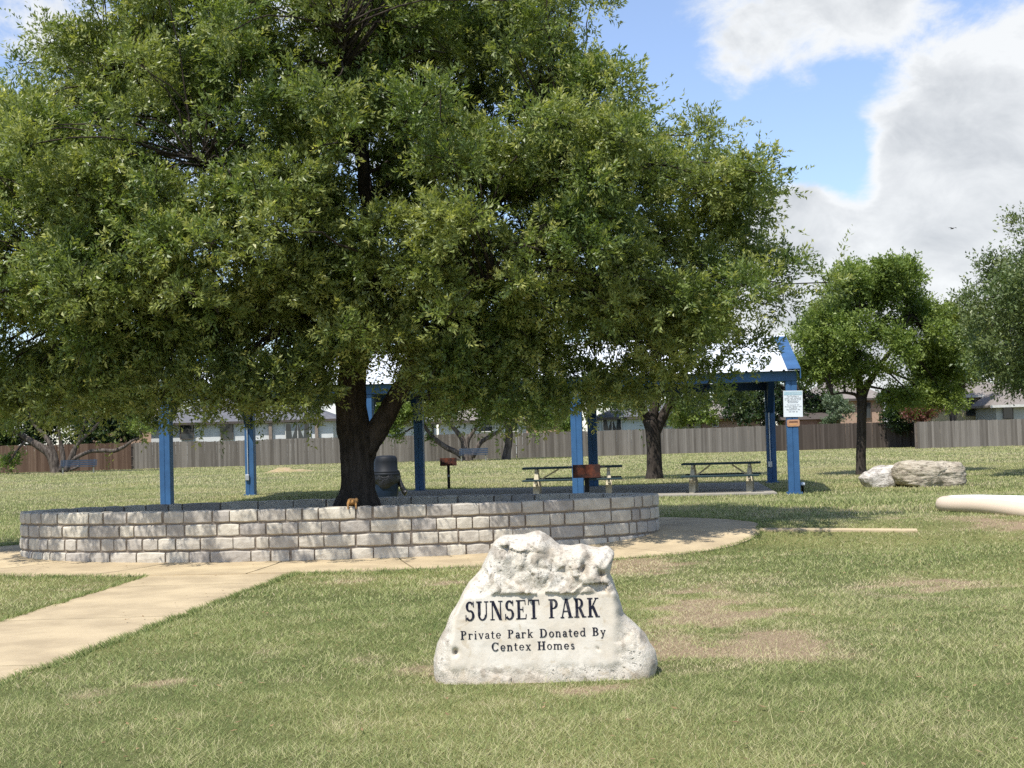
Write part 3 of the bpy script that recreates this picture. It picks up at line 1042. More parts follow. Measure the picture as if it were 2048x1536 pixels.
def glyph(ch):
    X = .66      # x-height
    g = []
    if ch == 'S':
        g = arc(.33, .735, .27, .275, 35, 268, 12, TT * .95) + arc(.33, .275, .30, .29, 92, -148, 12, TT * .95) + [rect(.53, .72, .585, 1.0), rect(.04, .0, .095, .30)]
        return g, .68
    if ch == 'U':
        g = [rect(.10, .28, .10 + TT, 1), rect(.0, 1 - SF, .36, 1), rect(.62, .28, .62 + TN, 1), rect(.52, 1 - SF, .80, 1)] + arc(.3975, .30, .2975, .31, 180, 360, 12, TT * .8)
        return g, .84
    if ch == 'N':
        g = [rect(.10, 0, .10 + TN, 1), rect(0, 0, .28, SF), q_line(.16, 1, .68, 0, .2), rect(.64, 0, .64 + TN, 1), rect(.53, 1 - SF, .82, 1), rect(-.02, 1 - SF, .2, 1)]
        return g, .86
    if ch == 'E':
        g = stem(.10) + [rect(.1, 0, .66, SF), rect(.1, 1 - SF, .63, 1), rect(.1, .49, .47, .49 + SF), q_line(.64, 0, .67, .26, .055), q_line(.60, 1, .62, .76, .05), rect(.44, .39, .485, .65)]
        return g, .74
    if ch == 'T':
        g = stem(.27, st=False) + [rect(.0, 1 - SF, .72, 1), q_line(.03, 1, .01, .74, .05), q_line(.69, 1, .71, .74, .05)]
        return g, .76
    if ch in 'PRB':
        g = stem(.10, right=.09 if ch == 'P' else .06)
        g += arc(.34, .745, .28, .255, -90, 90, 10) + [rect(.2, 1 - SF, .36, 1), rect(.2, .49, .36, .49 + SF)]
        if ch == 'R':
            g += [q_line(.38, .5, .62, 0, .19), rect(.54, 0, .80, SF)]
            return g, .80
        if ch == 'B':
            g += arc(.36, .26, .31, .26, -90, 90, 10) + [rect(.2, 0, .38, SF)]
            return g, .74
        return g, .70
    if ch == 'A':
        g = [q_line(.10, 0, .37, 1, .075), q_line(.40, 1, .66, 0, .2), rect(.0, 0, .24, SF), rect(.5, 0, .82, SF), rect(.2, .32, .56, .32 + SF)]
        return g, .82
    if ch == 'K':
        g = stem(.10) + [q_line(.24, .42, .62, 1, .08), q_line(.36, .58, .64, 0, .2), rect(.5, 1 - SF, .76, 1), rect(.52, 0, .82, SF)]
        return g, .84
    if ch == 'D':
        g = stem(.10, right=.0) + arc(.36, .5, .42, .5, -90, 90, 14) + [rect(.2, 0, .38, SF), rect(.2, 1 - SF, .38, 1)]
        return g, .86
    if ch == 'C':
        g = arc(.42, .5, .40, .51, 42, 318, 16) + [rect(.68, .70, .73, .99)]
        return g, .80
    if ch == 'H':
        g = stem(.10) + stem(.56) + [rect(.2, .48, .62, .48 + SF)]
        return g, .86
    if ch == 'r':
        return stem(.06, 0, X, .13, True, False, .06, .08) + [rect(0, X - SF, .1, X)] + arc(.3, .46, .2, .2, 40, 150, 6, .1) + [rect(.38, .5, .47, .62)], .52
    if ch == 'i':
        return stem(.06, 0, X, .13, True, False, .06, .06) + [rect(0, X - SF, .1, X), rect(.06, .82, .19, .95)], .30
    if ch == 'k':
        return stem(.06, 0, 1, .13, True, False, .06, .06) + [rect(0, 1 - SF, .1, 1), q_line(.16, .26, .42, X, .08), q_line(.26, .4, .46, 0, .15), rect(.32, X - SF, .54, X), rect(.36, 0, .58, SF)], .60
    if ch in 'vyx':
        if ch == 'v':
            return [q_line(.1, X, .29, 0, .14), q_line(.31, 0, .46, X, .07), rect(0, X - SF, .22, X), rect(.36, X - SF, .56, X)], .56
        if ch == 'y':
            return [q_line(.1, X, .3, .02, .14), q_line(.18, -.28, .46, X, .07), rect(0, X - SF, .22, X), rect(.36, X - SF, .56, X), rect(.06, -.30, .22, -.21)], .56
        return [q_line(.1, X, .42, 0, .14), q_line(.42, X, .1, 0, .07), rect(0, X - SF, .22, X), rect(.32, X - SF, .52, X), rect(.0, 0, .2, SF), rect(.3, 0, .54, SF)], .56
    if ch == 'a':
        return arc(.24, .46, .2, .21, 0, 160, 8, .12) + [rect(.31, .1, .44, .48), rect(.38, 0, .52, SF)] + arc(.22, .19, .2, .2, 60, 330, 10, .12), .52
    if ch == 't':
        return [rect(.1, .1, .23, .86), rect(0, X - SF, .36, X)] + arc(.27, .14, .17, .15, 180, 310, 6, .12), .40
    if ch in 'eocd':
        g = arc(.27, X / 2, .26, X / 2 + .01, 0, 360, 16, .13)
        if ch == 'e':
            g = arc(.27, X / 2, .26, X / 2 + .01, 0, 320, 15, .13) + [rect(.06, .31, .50, .31 + SF)]
        if ch == 'd':
            g += [rect(.40, 0, .53, 1), rect(.33, 1 - SF, .45, 1), rect(.46, 0, .60, SF)]
            return g, .62
        return g, .56
    if ch in 'nm':
        g = stem(.06, 0, X, .13, True, False, .06, .05) + [rect(0, X - SF, .1, X)] + arc(.30, .44, .22, .225, 0, 150, 8, .13) + stem(.39, 0, .46, .13, True, False, .05, .06)
        if ch == 'm':
            g += arc(.63, .44, .22, .225, 0, 150, 8, .13) + stem(.72, 0, .46, .13, True, False, .05, .06)
            return g, .96
        return g, .62
    if ch == 's':
        return arc(.22, .475, .17, .19, 35, 268, 9, .12) + arc(.22, .185, .19, .195, 92, -148, 9, .12), .46
    return [], .42          # space


def lay_text(txt, track=.08):
    polys, x = [], 0.0
    for ch in txt:
        g, w = glyph(ch)
        polys += [[(a + x, b) for a, b in p] for p in g]
        x += w + track
    return polys, x - track


m_ink = simple('black_letter_paint', (.012, .013, .024), (.10, .095, .10), rough=.85, scale=24, spec=.1, lo=.48, hi=.78, detail=8)


def letter_line(txt, p0, p1, cap, track):
    """p0, p1: pixels where the baseline begins and ends, cap: cap height in pixels; laid on the dressed panel"""
    def hit(px, py):
        d = pix_dir(px, py)
        # y = BMID + plane(z) with z = EYE + d.z t, y = d.y t
        t = (BMID - BTF * 1.02 + BK * EYE) / (d.y - BK * d.z)
        return Vector((d.x * t - B0.x, d.y * t - BMID, EYE + d.z * t))
    a, b = hit(*p0), hit(*p1)
    up = Vector((0, BK, 1)).normalized()
    hh = cap * (BMID - .25) / FPX
    polys, wd = lay_text(txt, track)
    ux = (b - a) / wd
    nrm = Vector((0, -1, BK)).normalized()
    x = 0.0
    for word in txt.split(' '):                       # every word is a part of its own
        wpolys, ww = lay_text(word, track)
        mb = MB()
        for k, p in enumerate(wpolys):
            d0, d1 = -.004, .0032 + (k % 7) * .00012
            pts = [a + ux * (x + px_) + up * (y * hh) for px_, y in p]
            n = len(pts)
            mb.add([v + nrm * d1 for v in pts] + [v + nrm * d0 for v in pts],
                   [tuple(range(n))] + [(i, n + i, n + (i + 1) % n, (i + 1) % n) for i in range(n)])
        mb.build('carved_word', m_ink, sign)
        x += ww + track + glyph(' ')[1] + track


letter_line('SUNSET PARK', (930, 1242), (1200.5, 1233.5), 38, .075)
letter_line('Private Park Donated By', (921, 1279), (1211.5, 1271), 16.6, .12)
letter_line('Centex Homes', (983, 1302), (1150, 1298), 16.6, .12)

# ------------------------------------------------------------------ pavilion
m_blue = simple('blue_paint', (.040, .12, .26), (.028, .085, .19), rough=.5, scale=2.2, spec=.4, bump=.12, bscale=40, detail=9, lo=.3, hi=.7)
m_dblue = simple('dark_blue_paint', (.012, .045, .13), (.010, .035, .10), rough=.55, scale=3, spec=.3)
m_roof = simple('white_roof_metal', (.78, .80, .82), (.70, .72, .74), rough=.35, scale=1.2, spec=.5)
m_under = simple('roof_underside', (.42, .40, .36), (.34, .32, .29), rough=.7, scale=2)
m_galv = simple('galvanised_box', (.55, .56, .57), (.45, .46, .47), rough=.4, metal=.6, scale=8)

pav = empty('picnic_pavilion', (PV0.x, PV0.y, 0), 'long open pavilion with blue steel posts and white metal gable roof', 'pavilion')


def PVp(u, v, z):
    p = PVL * u + PVD * v
    return Vector((p.x, p.y, z))


RT = Matrix((PVL, PVD, Vector((0, 0, 1)))).transposed()      # columns: left, back, up


def pvbox(mb, u0, u1, v0, v1, z0, z1, bev=0.0):
    M = RT.to_4x4()
    n0 = len(mb.f)
    mb.box(u0, u1, v0, v1, z0, z1, M, bev)
    mb.f[n0:] = [tuple(reversed(f)) for f in mb.f[n0:]]       # the frame is left handed
    return mb


PW = .28
HE = (at(1590, 741, PV0.y).z)              # underside of the roof edge at the front
RISE = 1.08
for j in range(2):
    for i in range(4):
        u0, v0 = i * BAY - PW / 2, j * DEPTH - (PW / 2 if j == 0 else PW / 2)
        mb = MB()
        w3 = PW / 2 - .006
        pvbox(mb, u0, u0 + w3, v0, v0 + PW, -.1, HE - .26, .008)
        pvbox(mb, u0 + PW - w3, u0 + PW, v0, v0 + PW, -.1, HE - .26, .008)
        pvbox(mb, u0 + w3 - .01, u0 + PW - w3 + .01, v0 + .012, v0 + PW - .012, -.1, HE - .26)
        po = mb.build('post', m_blue, pav)
        mb = MB()
        pvbox(mb, u0 - .05, u0 + PW + .05, v0 - .05, v0 + PW + .05, -.05, .045)
        mb.build('base_plate', m_blue, po)
        if j == 1 and i in (0, 3):
            mb = MB()
            pvbox(mb, u0 + PW * .62, u0 + PW * .62 + .025, v0 - .03, v0, .62, HE - .7)
            mb.build('conduit', m_galv, po)
            mb = MB()
            pvbox(mb, u0 + PW * .5, u0 + PW * .5 + .12, v0 - .07, v0, .48, .66, .01)
            mb.build('outlet_box', m_galv, po)
U0, U1 = -.20, BAY * 3 + .2
# eave beams
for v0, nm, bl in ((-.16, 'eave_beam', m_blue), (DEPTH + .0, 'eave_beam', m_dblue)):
    mb = MB()
    pvbox(mb, U0 + .06, U1 - .06, v0, v0 + .16, HE - .26, HE - .02, .006)
    mb.build(nm, bl, pav)
VM = DEPTH / 2


def zr(v):
    return HE + RISE * (1 - abs(v - VM) / (VM + .3))


# rafters: two tapered arms at every post pair
for i in range(4):
    for j in range(2):
        mb = MB()
        ve, vk = (.0, 1.1) if j == 0 else (DEPTH, DEPTH - 1.1)
        sec = [(ve, HE - .95), (ve, zr(ve) - .05), (VM, zr(VM) - .07), (VM, zr(VM) - .30), (vk, zr(vk) - .42), (ve + (.16 if j == 0 else -.16), HE - .95)]
        n = len(sec)
        a = [PVp(i * BAY - .09, v, z) for v, z in sec]
        b = [PVp(i * BAY + .09, v, z) for v, z in sec]
        mb.add(a + b, [tuple(range(n)), tuple(range(2 * n - 1, n - 1, -1))] + [(k, k + n, (k + 1) % n + n, (k + 1) % n) for k in range(n)])
        mb.build('rafter', m_dblue, pav)
for v in (.9, 2.3, DEPTH - 2.3, DEPTH - .9):
    mb = MB()
    pvbox(mb, U0 + .1, U1 - .1, v - .04, v + .04, zr(v) - .20, zr(v) - .035)
    mb.build('purlin', m_dblue, pav)
# ribbed roof sheets
NRIB = int((U1 - U0) / .305)
for j in range(2):
    us, hs = [], []
    for k in range(NRIB):
        a = U0 + (U1 - U0) * k / NRIB
        s = (U1 - U0) / NRIB
        us += [a, a + s * .12, a + s * .20, a + s * .30, a + s * .38]
        hs += [0, 0, .035, .035, 0]
    us.append(U1)
    hs.append(0)
    va, vb = (-.32, VM) if j == 0 else (DEPTH + .32, VM)
    n = len(us)
    vs = [PVp(u, va, zr(va) + h) for u, h in zip(us, hs)] + [PVp(u, vb, zr(vb) + h) for u, h in zip(us, hs)]
    vs += [PVp(u, va, zr(va) + h - .008) for u, h in zip(us, hs)] + [PVp(u, vb, zr(vb) + h - .008) for u, h in zip(us, hs)]
    fs = [(k, k + 1, n + k + 1, n + k) for k in range(n - 1)] + [(2 * n + k + 1, 2 * n + k, 3 * n + k, 3 * n + k + 1) for k in range(n - 1)]
    fs += [(k, 2 * n + k, 2 * n + k + 1, k + 1) for k in range(n - 1)]
    if j == 1:
        fs = [tuple(reversed(f)) for f in fs]
    me = MB().add(vs, fs).build('roof_sheet', m_roof, pav)
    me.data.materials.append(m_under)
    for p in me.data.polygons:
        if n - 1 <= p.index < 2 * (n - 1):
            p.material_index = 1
mb = MB()
for s in (-1, 1):
    vs = [PVp(u, VM + s * .0, zr(VM) + .05) for u in (U0, U1)] + [PVp(u, VM + s * .22, zr(VM + s * .22) + .042) for u in (U0, U1)]
    mb.add(vs, [(0, 1, 3, 2)])
mb.build('ridge_cap', m_roof, pav)
# blue rake trim at both gable ends: top flange over the sheet and a hanging face
for e, (ua, ub) in enumerate(((U0 - .03, U0 + .30), (U1 + .03, U1 - .30))):
    for s in (-1, 1):
        va, vb = (-.34, VM) if s < 0 else (DEPTH + .34, VM)
        mb = MB()
        top = [PVp(u, v, zr(v) + .046) for v in (va, vb) for u in (ua, ub)]
        bot = [PVp(u, v, zr(v) + .040) for v in (va, vb) for u in (ua, ub)]
        mb.add(top + bot, [(0, 1, 3, 2), (4, 6, 7, 5), (0, 4, 5, 1), (1, 5, 7, 3)])
        fc = [PVp(u, v, zr(v) + dz) for v in (va, vb) for u in (ua, ua + (.02 if e == 0 else -.02)) for dz in (-.2, .05)]
        mb.add(fc, [(0, 1, 3, 2), (4, 6, 7, 5), (0, 4, 5, 1), (2, 3, 7, 6), (0, 2, 6, 4), (1, 5, 7, 3)])
        mb.build('rake_trim', m_blue, pav)
mb = MB()
pvbox(mb, .42, BAY * 2.1, .02, DEPTH + .25, -.1, .035)
mb.build('floor_slab', m_slabc, pav)

# notice and plate on the right front post
m_white = simple('white_sign', (.74, .78, .80), (.70, .74, .76), rough=.4, scale=4, spec=.4)
m_band = simple('sign_band', (.28, .43, .50), (.42, .55, .60), rough=.4, scale=30, spec=.4)
m_text = simple('sign_print', (.06, .075, .10), rough=.6)
vf = -PW / 2 - .012
S0 = PVp(0, vf, 0) + Vector((PV0.x, PV0.y, 0))


def on_post(px, py):
    """u (to the left) and z of a pixel on the front plane of the right post"""
    d = pix_dir(px, py)
    nrm = PVD
    t = (S0.dot(nrm)) / d.dot(nrm)
    p = Vector((0, 0, EYE)) + d * t
    return (p - Vector((PV0.x, PV0.y, 0))).dot(PVL), p.z


SGN = empty('notice_sign', S0, 'white pavilion notice with lines of print fixed to the blue corner post', 'sign')
cu, czz = on_post(1586, 807.5)
sw, sh_ = .235, .325
SGM = Matrix.Rotation(0, 4, 'Z')


def sgn_box(mb, x0, x1, z0, z1, d0, d1, tilt=-.018):
    """x to the right, on the sign's face, d: distance in front of the post"""
    vs = []
    for d in (d0, d1):
        for z in (z0, z1):
            for x in (x0, x1):
                xx, zz = x * math.cos(tilt) - z * math.sin(tilt), x * math.sin(tilt) + z * math.cos(tilt)
                p = PVL * (cu - xx) + Vector((0, 0, czz + zz)) - PVD * d
                vs.append(p)
    mb.add(vs, [(0, 1, 3, 2), (4, 6, 7, 5), (0, 4, 5, 1), (2, 3, 7, 6), (0, 2, 6, 4), (1, 5, 7, 3)])


mb = MB()
sgn_box(mb, -sw, sw, -sh_, sh_, .0, .006)
mb.build('panel', m_white, SGN)
mb = MB()
sgn_box(mb, -sw * .93, sw * .93, sh_ * .66, sh_ * .94, .0065, .009)
mb.build('header_band', m_band, SGN)
TL = [('The Pavilion is', .50, .62, .075), ('owned and operated', .385, .86, .055), ('by the Sunset Park', .275, .86, .055), ('Homeowners', .165, .58, .055), ('Association', .055, .54, .055),
      ('To reserve the', -.13, .66, .055), ('Pavilion please call', -.26, .86, .055), ('Goodwin', -.375, .40, .055), ('Management Inc', -.49, .70, .06)]
LATIN = dict(w='v', l='i', h='n', p='d', u='n', c='e', f='t', g='y', q='d', b='d', O='C', I='i', M='N', W='N', G='C')
for txt, zc_, wf, chh in TL:
    t2 = ''.join(c if glyph(c)[0] or c == ' ' else LATIN.get(c, 'o') for c in txt)
    polys, wd = lay_text(t2, .1)
    mb = MB()
    kx = 2 * sw * wf / wd
    ht = chh * .62
    for p in polys:
        vs = [PVL * (cu - ((x - wd / 2) * kx)) + Vector((0, 0, czz + sh_ * zc_ + y * ht)) - PVD * .0085 for x, y in p]
        mb.add(vs, [tuple(range(len(vs)))])
    mb.build('print_line', m_text, SGN)
mb = MB()
for k in range(10):
    if k in (3, 7):
        continue
    x = (k - 4.5) * .022
    sgn_box(mb, x - .007, x + .007, -sh_ * .64, -sh_ * .58, .0066, .0085)
mb.build('print_line', m_text, SGN)
# header print
mb = MB()
sgn_box(mb, -.10, .17, sh_ * .83, sh_ * .88, .0095, .0105)
sgn_box(mb, -.05, .19, sh_ * .72, sh_ * .77, .0095, .0105)
mb.build('header_print', simple('pale_print', (.55, .66, .70), rough=.5), SGN)

m_plate = simple('orange_plate', (.50, .27, .15), (.40, .22, .13), rough=.5, scale=12)
PLT = empty('rules_plate', S0, 'small rounded orange brown plate below the white notice on the post', 'sign')
cu, czz = on_post(1586.5, 846)
mb = MB()
pts = []
for cx0, cz0, a0 in ((.115, .05, 0), (-.115, .05, 90), (-.115, -.05, 180), (.115, -.05, 270)):
    for k in range(5):
        a = math.radians(a0 + 22.5 * k)
        pts.append((cx0 + .04 * math.cos(a), cz0 + .035 * math.sin(a)))
n = len(pts)
mk = lambda d: [PVL * (cu - x) + Vector((0, 0, czz + z)) - PVD * d for x, z in pts]
mb.add(mk(.006) + mk(.0), [tuple(range(n))] + [(i, n + i, n + (i + 1) % n, (i + 1) % n) for i in range(n)])
mb.build('panel', m_plate, PLT)
mb = MB()
sgn_box(mb, -.10, .11, .012, .045, .007, .009, 0)
mb.build('print_line', simple('brown_print', (.16, .07, .04), rough=.6), PLT)
mb = MB()
sgn_box(mb, -.09, .09, -.045, -.02, .007, .009, 0)
mb.build('print_line', simple('orange_print', (.62, .33, .13), rough=.6), PLT)

# ------------------------------------------------------------------ picnic tables, grills, bin
m_dkplank = simple('dark_green_plank', (.020, .045, .045), (.012, .03, .04), rough=.5, scale=5, spec=.35, stretch=(1, 8, 8))
m_cream = simple('cream_leg', (.52, .46, .32), (.40, .35, .24), rough=.8, scale=7, stretch=(1, 1, .3), bump=.2)


def picnic_table(loc, rz, length, label):
    t = empty('picnic_table', loc, label, 'picnic table', 'tables in and behind the pavilion', rz)
    for k in range(5):
        y = (k - 2) * .15
        MB().box(-length / 2, length / 2, y - .068, y + .068, .705, .755, None, .008).build('top_plank', m_dkplank, t)
    for s in (-1, 1):
        for k in range(2):
            y = s * (.66 + .145 * k)
            MB().box(-length * .49, length * .49, y - .066, y + .066, .405, .45, None, .008).build('seat_plank', m_dkplank, t)
    for e in (-1, 1):
        x = e * length * .36
        for s in (-1, 1):
            mb = MB()
            a, b = Vector((x, s * .62, .0)), Vector((x, s * .22, .70))
            d = b - a
            vs = []
            for q, w in ((-.05, .075), (.35, .085), (.62, .06), (1.0, .035)):
                p = a + d * q
                vs += [(p.x - w, p.y - .04, p.z), (p.x + w, p.y - .04, p.z), (p.x + w, p.y + .04, p.z), (p.x - w, p.y + .04, p.z)]
            fs = [(3, 2, 1, 0), (12, 13, 14, 15)]
            for r0 in range(3):
                fs += [(r0 * 4 + k, r0 * 4 + (k + 1) % 4, r0 * 4 + 4 + (k + 1) % 4, r0 * 4 + 4 + k) for k in range(4)]
            mb.add(vs, fs).build('leg', m_cream, t)
        MB().box(x - .03, x + .03, -.84, .84, .335, .40).build('seat_bearer', m_cream, t)
        MB().box(x - .03, x + .03, -.36, .36, .645, .703).build('top_bearer', m_cream, t)
        MB().beam((x, 0, .37), (x - e * length * .22, 0, .69), .05, .04).build('brace', m_cream, t)
    return t


T1 = gpt(1140, 985)
T1 = Vector(((1140 - 1024) / FPX * 37.2, 37.2, 0.035))
picnic_table(T1, TH * -1 + .04, 2.60, 'dark picnic table with cream legs behind the rusty grill at the middle post')
T2 = Vector(((1437 - 1024) / FPX * 37.0, 37.0, 0.035))
picnic_table(T2, -.20, 2.02, 'dark picnic table with cream legs beside the right pavilion posts')

m_rust = simple('rusty_steel', (.16, .05, .028), (.05, .028, .024), rough=.85, scale=7, spec=.2, bump=.3, lo=.35, hi=.6)
m_blk = simple('black_steel', (.018, .017, .017), (.03, .026, .022), rough=.6, scale=8, spec=.3)


def grill(loc, rz, label):
    g = empty('park_grill', loc, label, 'grill', 'rusty park grills', rz)
    MB().box(-.045, .045, -.045, .045, -.1, .74, None, .006).build('post', m_blk, g)
    MB().box(-.047, .047, -.047, .047, .40, .45).build('band', simple('grill_band', (.5, .5, .48), rough=.5), g)
    mb = MB()
    w, d, t = .265, .20, .012
    mb.box(-w, w, -d, d, .74, .75)
    mb.box(-w, w, -d, -d + t, .75, .99)
    mb.box(-w, -w + t, -d + t, d - t, .75, .99)
    mb.box(w - t, w, -d + t, d - t, .75, .99)
    mb.box(-w, w, d - t, d, .75, .985)
    mb.build('firebox', m_rust, g)
    mb = MB()
    for k in range(9):
        y = -.17 + .0425 * k
        mb.tube([(-w + .012, y, .93), (w - .012, y, .93)], .006, 6)
    mb.tube([(-w - .09, -.1, .935), (-w - .09, .1, .935)], .008, 6)
    mb.tube([(w + .09, -.1, .935), (w + .09, .1, .935)], .008, 6)
    for s in (-1, 1):
        mb.tube([(s * (w + .09), -.1, .935), (s * (w - .02), -.1, .935)], .008, 6)
        mb.tube([(s * (w + .09), .1, .935), (s * (w - .02), .1, .935)], .008, 6)
    mb.build('grate', m_blk, g)
    return g


ga = gpt(898, 978)
grill((ga.x, ga.y, 0), .05, 'small rusty grill on a black post out on the open lawn')
gz = 27.6
gX = (1168 - 1024) / FPX * gz
grill((gX, gz, float(gh(gX, gz)) + (at(1168, 955, gz).z - .74 - float(gh(gX, gz)))), -.06, 'rusty red grill standing in front of the middle blue post')

m_bin = simple('navy_plastic', (.012, .028, .06), (.010, .022, .048), rough=.5, spec=.3)
m_lid = simple('grey_lid_plastic', (.012, .015, .019), (.009, .011, .015), rough=.6, spec=.25)
m_bag = simple('black_bag', (.008, .008, .010), (.015, .015, .017), rough=.35, spec=.5, bump=.6, bscale=14, bdist=.05)
bz = 31.0
bX = (768 - 1024) / FPX * bz
tb = empty('trash_can', (bX, bz, float(gh(bX, bz))), 'dark blue trash can with domed grey lid half hidden behind the big trunk', 'trash can')
btop = at(768, 911, bz).z - tb.location.z
s = btop / 1.10
tb.scale = (.9, .9, 1.0)
MB().lathe([(.21 * s, 0), (.225 * s, .02), (.27 * s, .70 * s), (.275 * s, .72 * s), (.255 * s, .72 * s)], 28).build('bin', m_bin, tb, True)
MB().lathe([(.285 * s, .70 * s), (.30 * s, .72 * s), (.30 * s, .755 * s), (.285 * s, .775 * s)], 28).build('rim', m_lid, tb, True)
MB().lathe([(.288 * s, .775 * s), (.285 * s, .80 * s), (.25 * s, .82 * s), (.245 * s, .98 * s), (.235 * s, 1.05 * s), (.20 * s, 1.09 * s), (.10 * s, 1.10 * s)], 28).build('lid', m_lid, tb, True)
mb = MB()
prf = []
vs, fs = [], []
for i, (rr, z) in enumerate(((.292, .735), (.300, .69), (.300, .62), (.288, .56), (.272, .52))):
    for k in range(28):
        a = 2 * math.pi * k / 28
        w = rr * s * (1 + .03 * math.sin(5 * a + i) + .02 * math.sin(9 * a))
        vs.append((w * math.cos(a), w * math.sin(a), (z - (.05 * math.sin(3 * a) if i > 2 else 0)) * s))
for i in range(4):
    fs += [(i * 28 + k, i * 28 + (k + 1) % 28, i * 28 + 28 + (k + 1) % 28, i * 28 + 28 + k) for k in range(28)]
mb.add(vs, fs)
mb.tube(curve_pts([(.28 * s, -.05, .62 * s), (.33 * s, -.06, .50 * s), (.38 * s, -.06, .40 * s), (.42 * s, -.07, .37 * s)], 4), list(np.linspace(.05, .075, 13)), 8)
mb.build('bag', m_bag, tb, True)

# ------------------------------------------------------------------ bent pipe
m_pipe = None


def pipe_material():
    m, nt = new_mat('stained_white_pipe')
    tcn = nd(nt, 'ShaderNodeTexCoord').outputs['Object']
    a = nd(nt, 'ShaderNodeAttribute', attribute_name='tone').outputs['Fac']
    n = nd(nt, 'ShaderNodeTexNoise', {'Vector': tcn, 'Scale': 5.0, 'Detail': 6.0, 'Roughness': .65}).outputs[0]
    f = smooth(nt, mth(nt, 'ADD', a, mth(nt, 'MULTIPLY', mth(nt, 'SUBTRACT', n, .5), .5)), .25, .75)
    col = mixc(nt, f, (.78, .77, .74), (.62, .50, .375))
    b = nd(nt, 'ShaderNodeBsdfPrincipled', {'Base Color': col, 'Roughness': .45})
    finish(nt, b.outputs[0])
    return m


pr = .122
pA, pB = gpt(1882, 1022), gpt(2040, 1031)
pdir = Vector((pB.x - pA.x, pB.y - pA.y, 0)).normalized()
pn = Vector((-pdir.y, pdir.x, 0))
hw = .42
pts = [pA + pdir * 6.0, pA + pdir * 3.0, pA + pdir * 1.2, pA + pdir * .35]
for k in range(1, 8):
    a = math.pi * k / 8
    pts.append(pA + pdir * (.22 - math.sin(a) * hw) + pn * (hw - math.cos(a) * hw))
pts += [pA + pdir * .35 + pn * hw * 2, pA + pdir * 1.2 + pn * hw * 2.3, pA + pdir * 3.0 + pn * hw * 3.2, pA + pdir * 6.0 + pn * hw * 4.5]
pts = [(p.x, p.y, float(gh(p.x, p.y)) + pr * .85) for p in pts]
cp = curve_pts(pts, 10)
mb = MB().tube(cp, pr, 20)
pipe = mb.build('bent_pipe', pipe_material(), None, True)
pm = pipe.data
ton = np.zeros(len(pm.vertices), np.float32)
for i in range(len(cp)):
    frac = i / (len(cp) - 1)
    for k in range(20):
        vi = i * 20 + k
        v = pm.vertices[vi].co
        low = (cp[i].z + .09 - v.z) / .20
        ton[vi] = (1.0 - sstep(.40, .52, frac)) * float(np.clip(.75 + low * .4, 0, 1.2)) + sstep(.40, .52, frac) * float(np.clip(low * .5 - .15, 0, 1))
at_ = pm.attributes.new('tone', 'FLOAT', 'POINT')
at_.data.foreach_set('value', ton)
tag(pipe, 'thick white plastic pipe bent in a U on the grass, near arm stained tan', 'pipe')


# ------------------------------------------------------------------ two limestone rocks
def rock_material(name, c1, c2, band):
    m, nt = new_mat(name)
    tcn = nd(nt, 'ShaderNodeTexCoord').outputs['Object']
    n1_ = nd(nt, 'ShaderNodeTexNoise', {'Vector': tcn, 'Scale': 6.0, 'Detail': 8.0, 'Roughness': .65, 'Distortion': .6}).outputs[0]
    mp = nd(nt, 'ShaderNodeMapping', {'Vector': tcn, 'Scale': (1.5, 1.5, 9.0), 'Rotation': (0, .2, 0)}).outputs[0]
    n2_ = nd(nt, 'ShaderNodeTexNoise', {'Vector': mp, 'Scale': 2.4, 'Detail': 6.0, 'Roughness': .6, 'Distortion': 1.5}).outputs[0]
    col = mixc(nt, smooth(nt, n1_, .40, .62), c1, c2)
    col = mixc(nt, mth(nt, 'MULTIPLY', smooth(nt, n2_, .52, .62), band), col, (.15, .12, .09))
    b = nd(nt, 'ShaderNodeBsdfPrincipled', {'Base Color': col, 'Roughness': .95})
    b.inputs['Specular IOR Level'].default_value = .1
    bp = nd(nt, 'ShaderNodeBump', {'Strength': .9, 'Distance': .05, 'Height': n2_})
    nt.links.new(bp.outputs[0], b.inputs['Normal'])
    finish(nt, b.outputs[0])
    return m


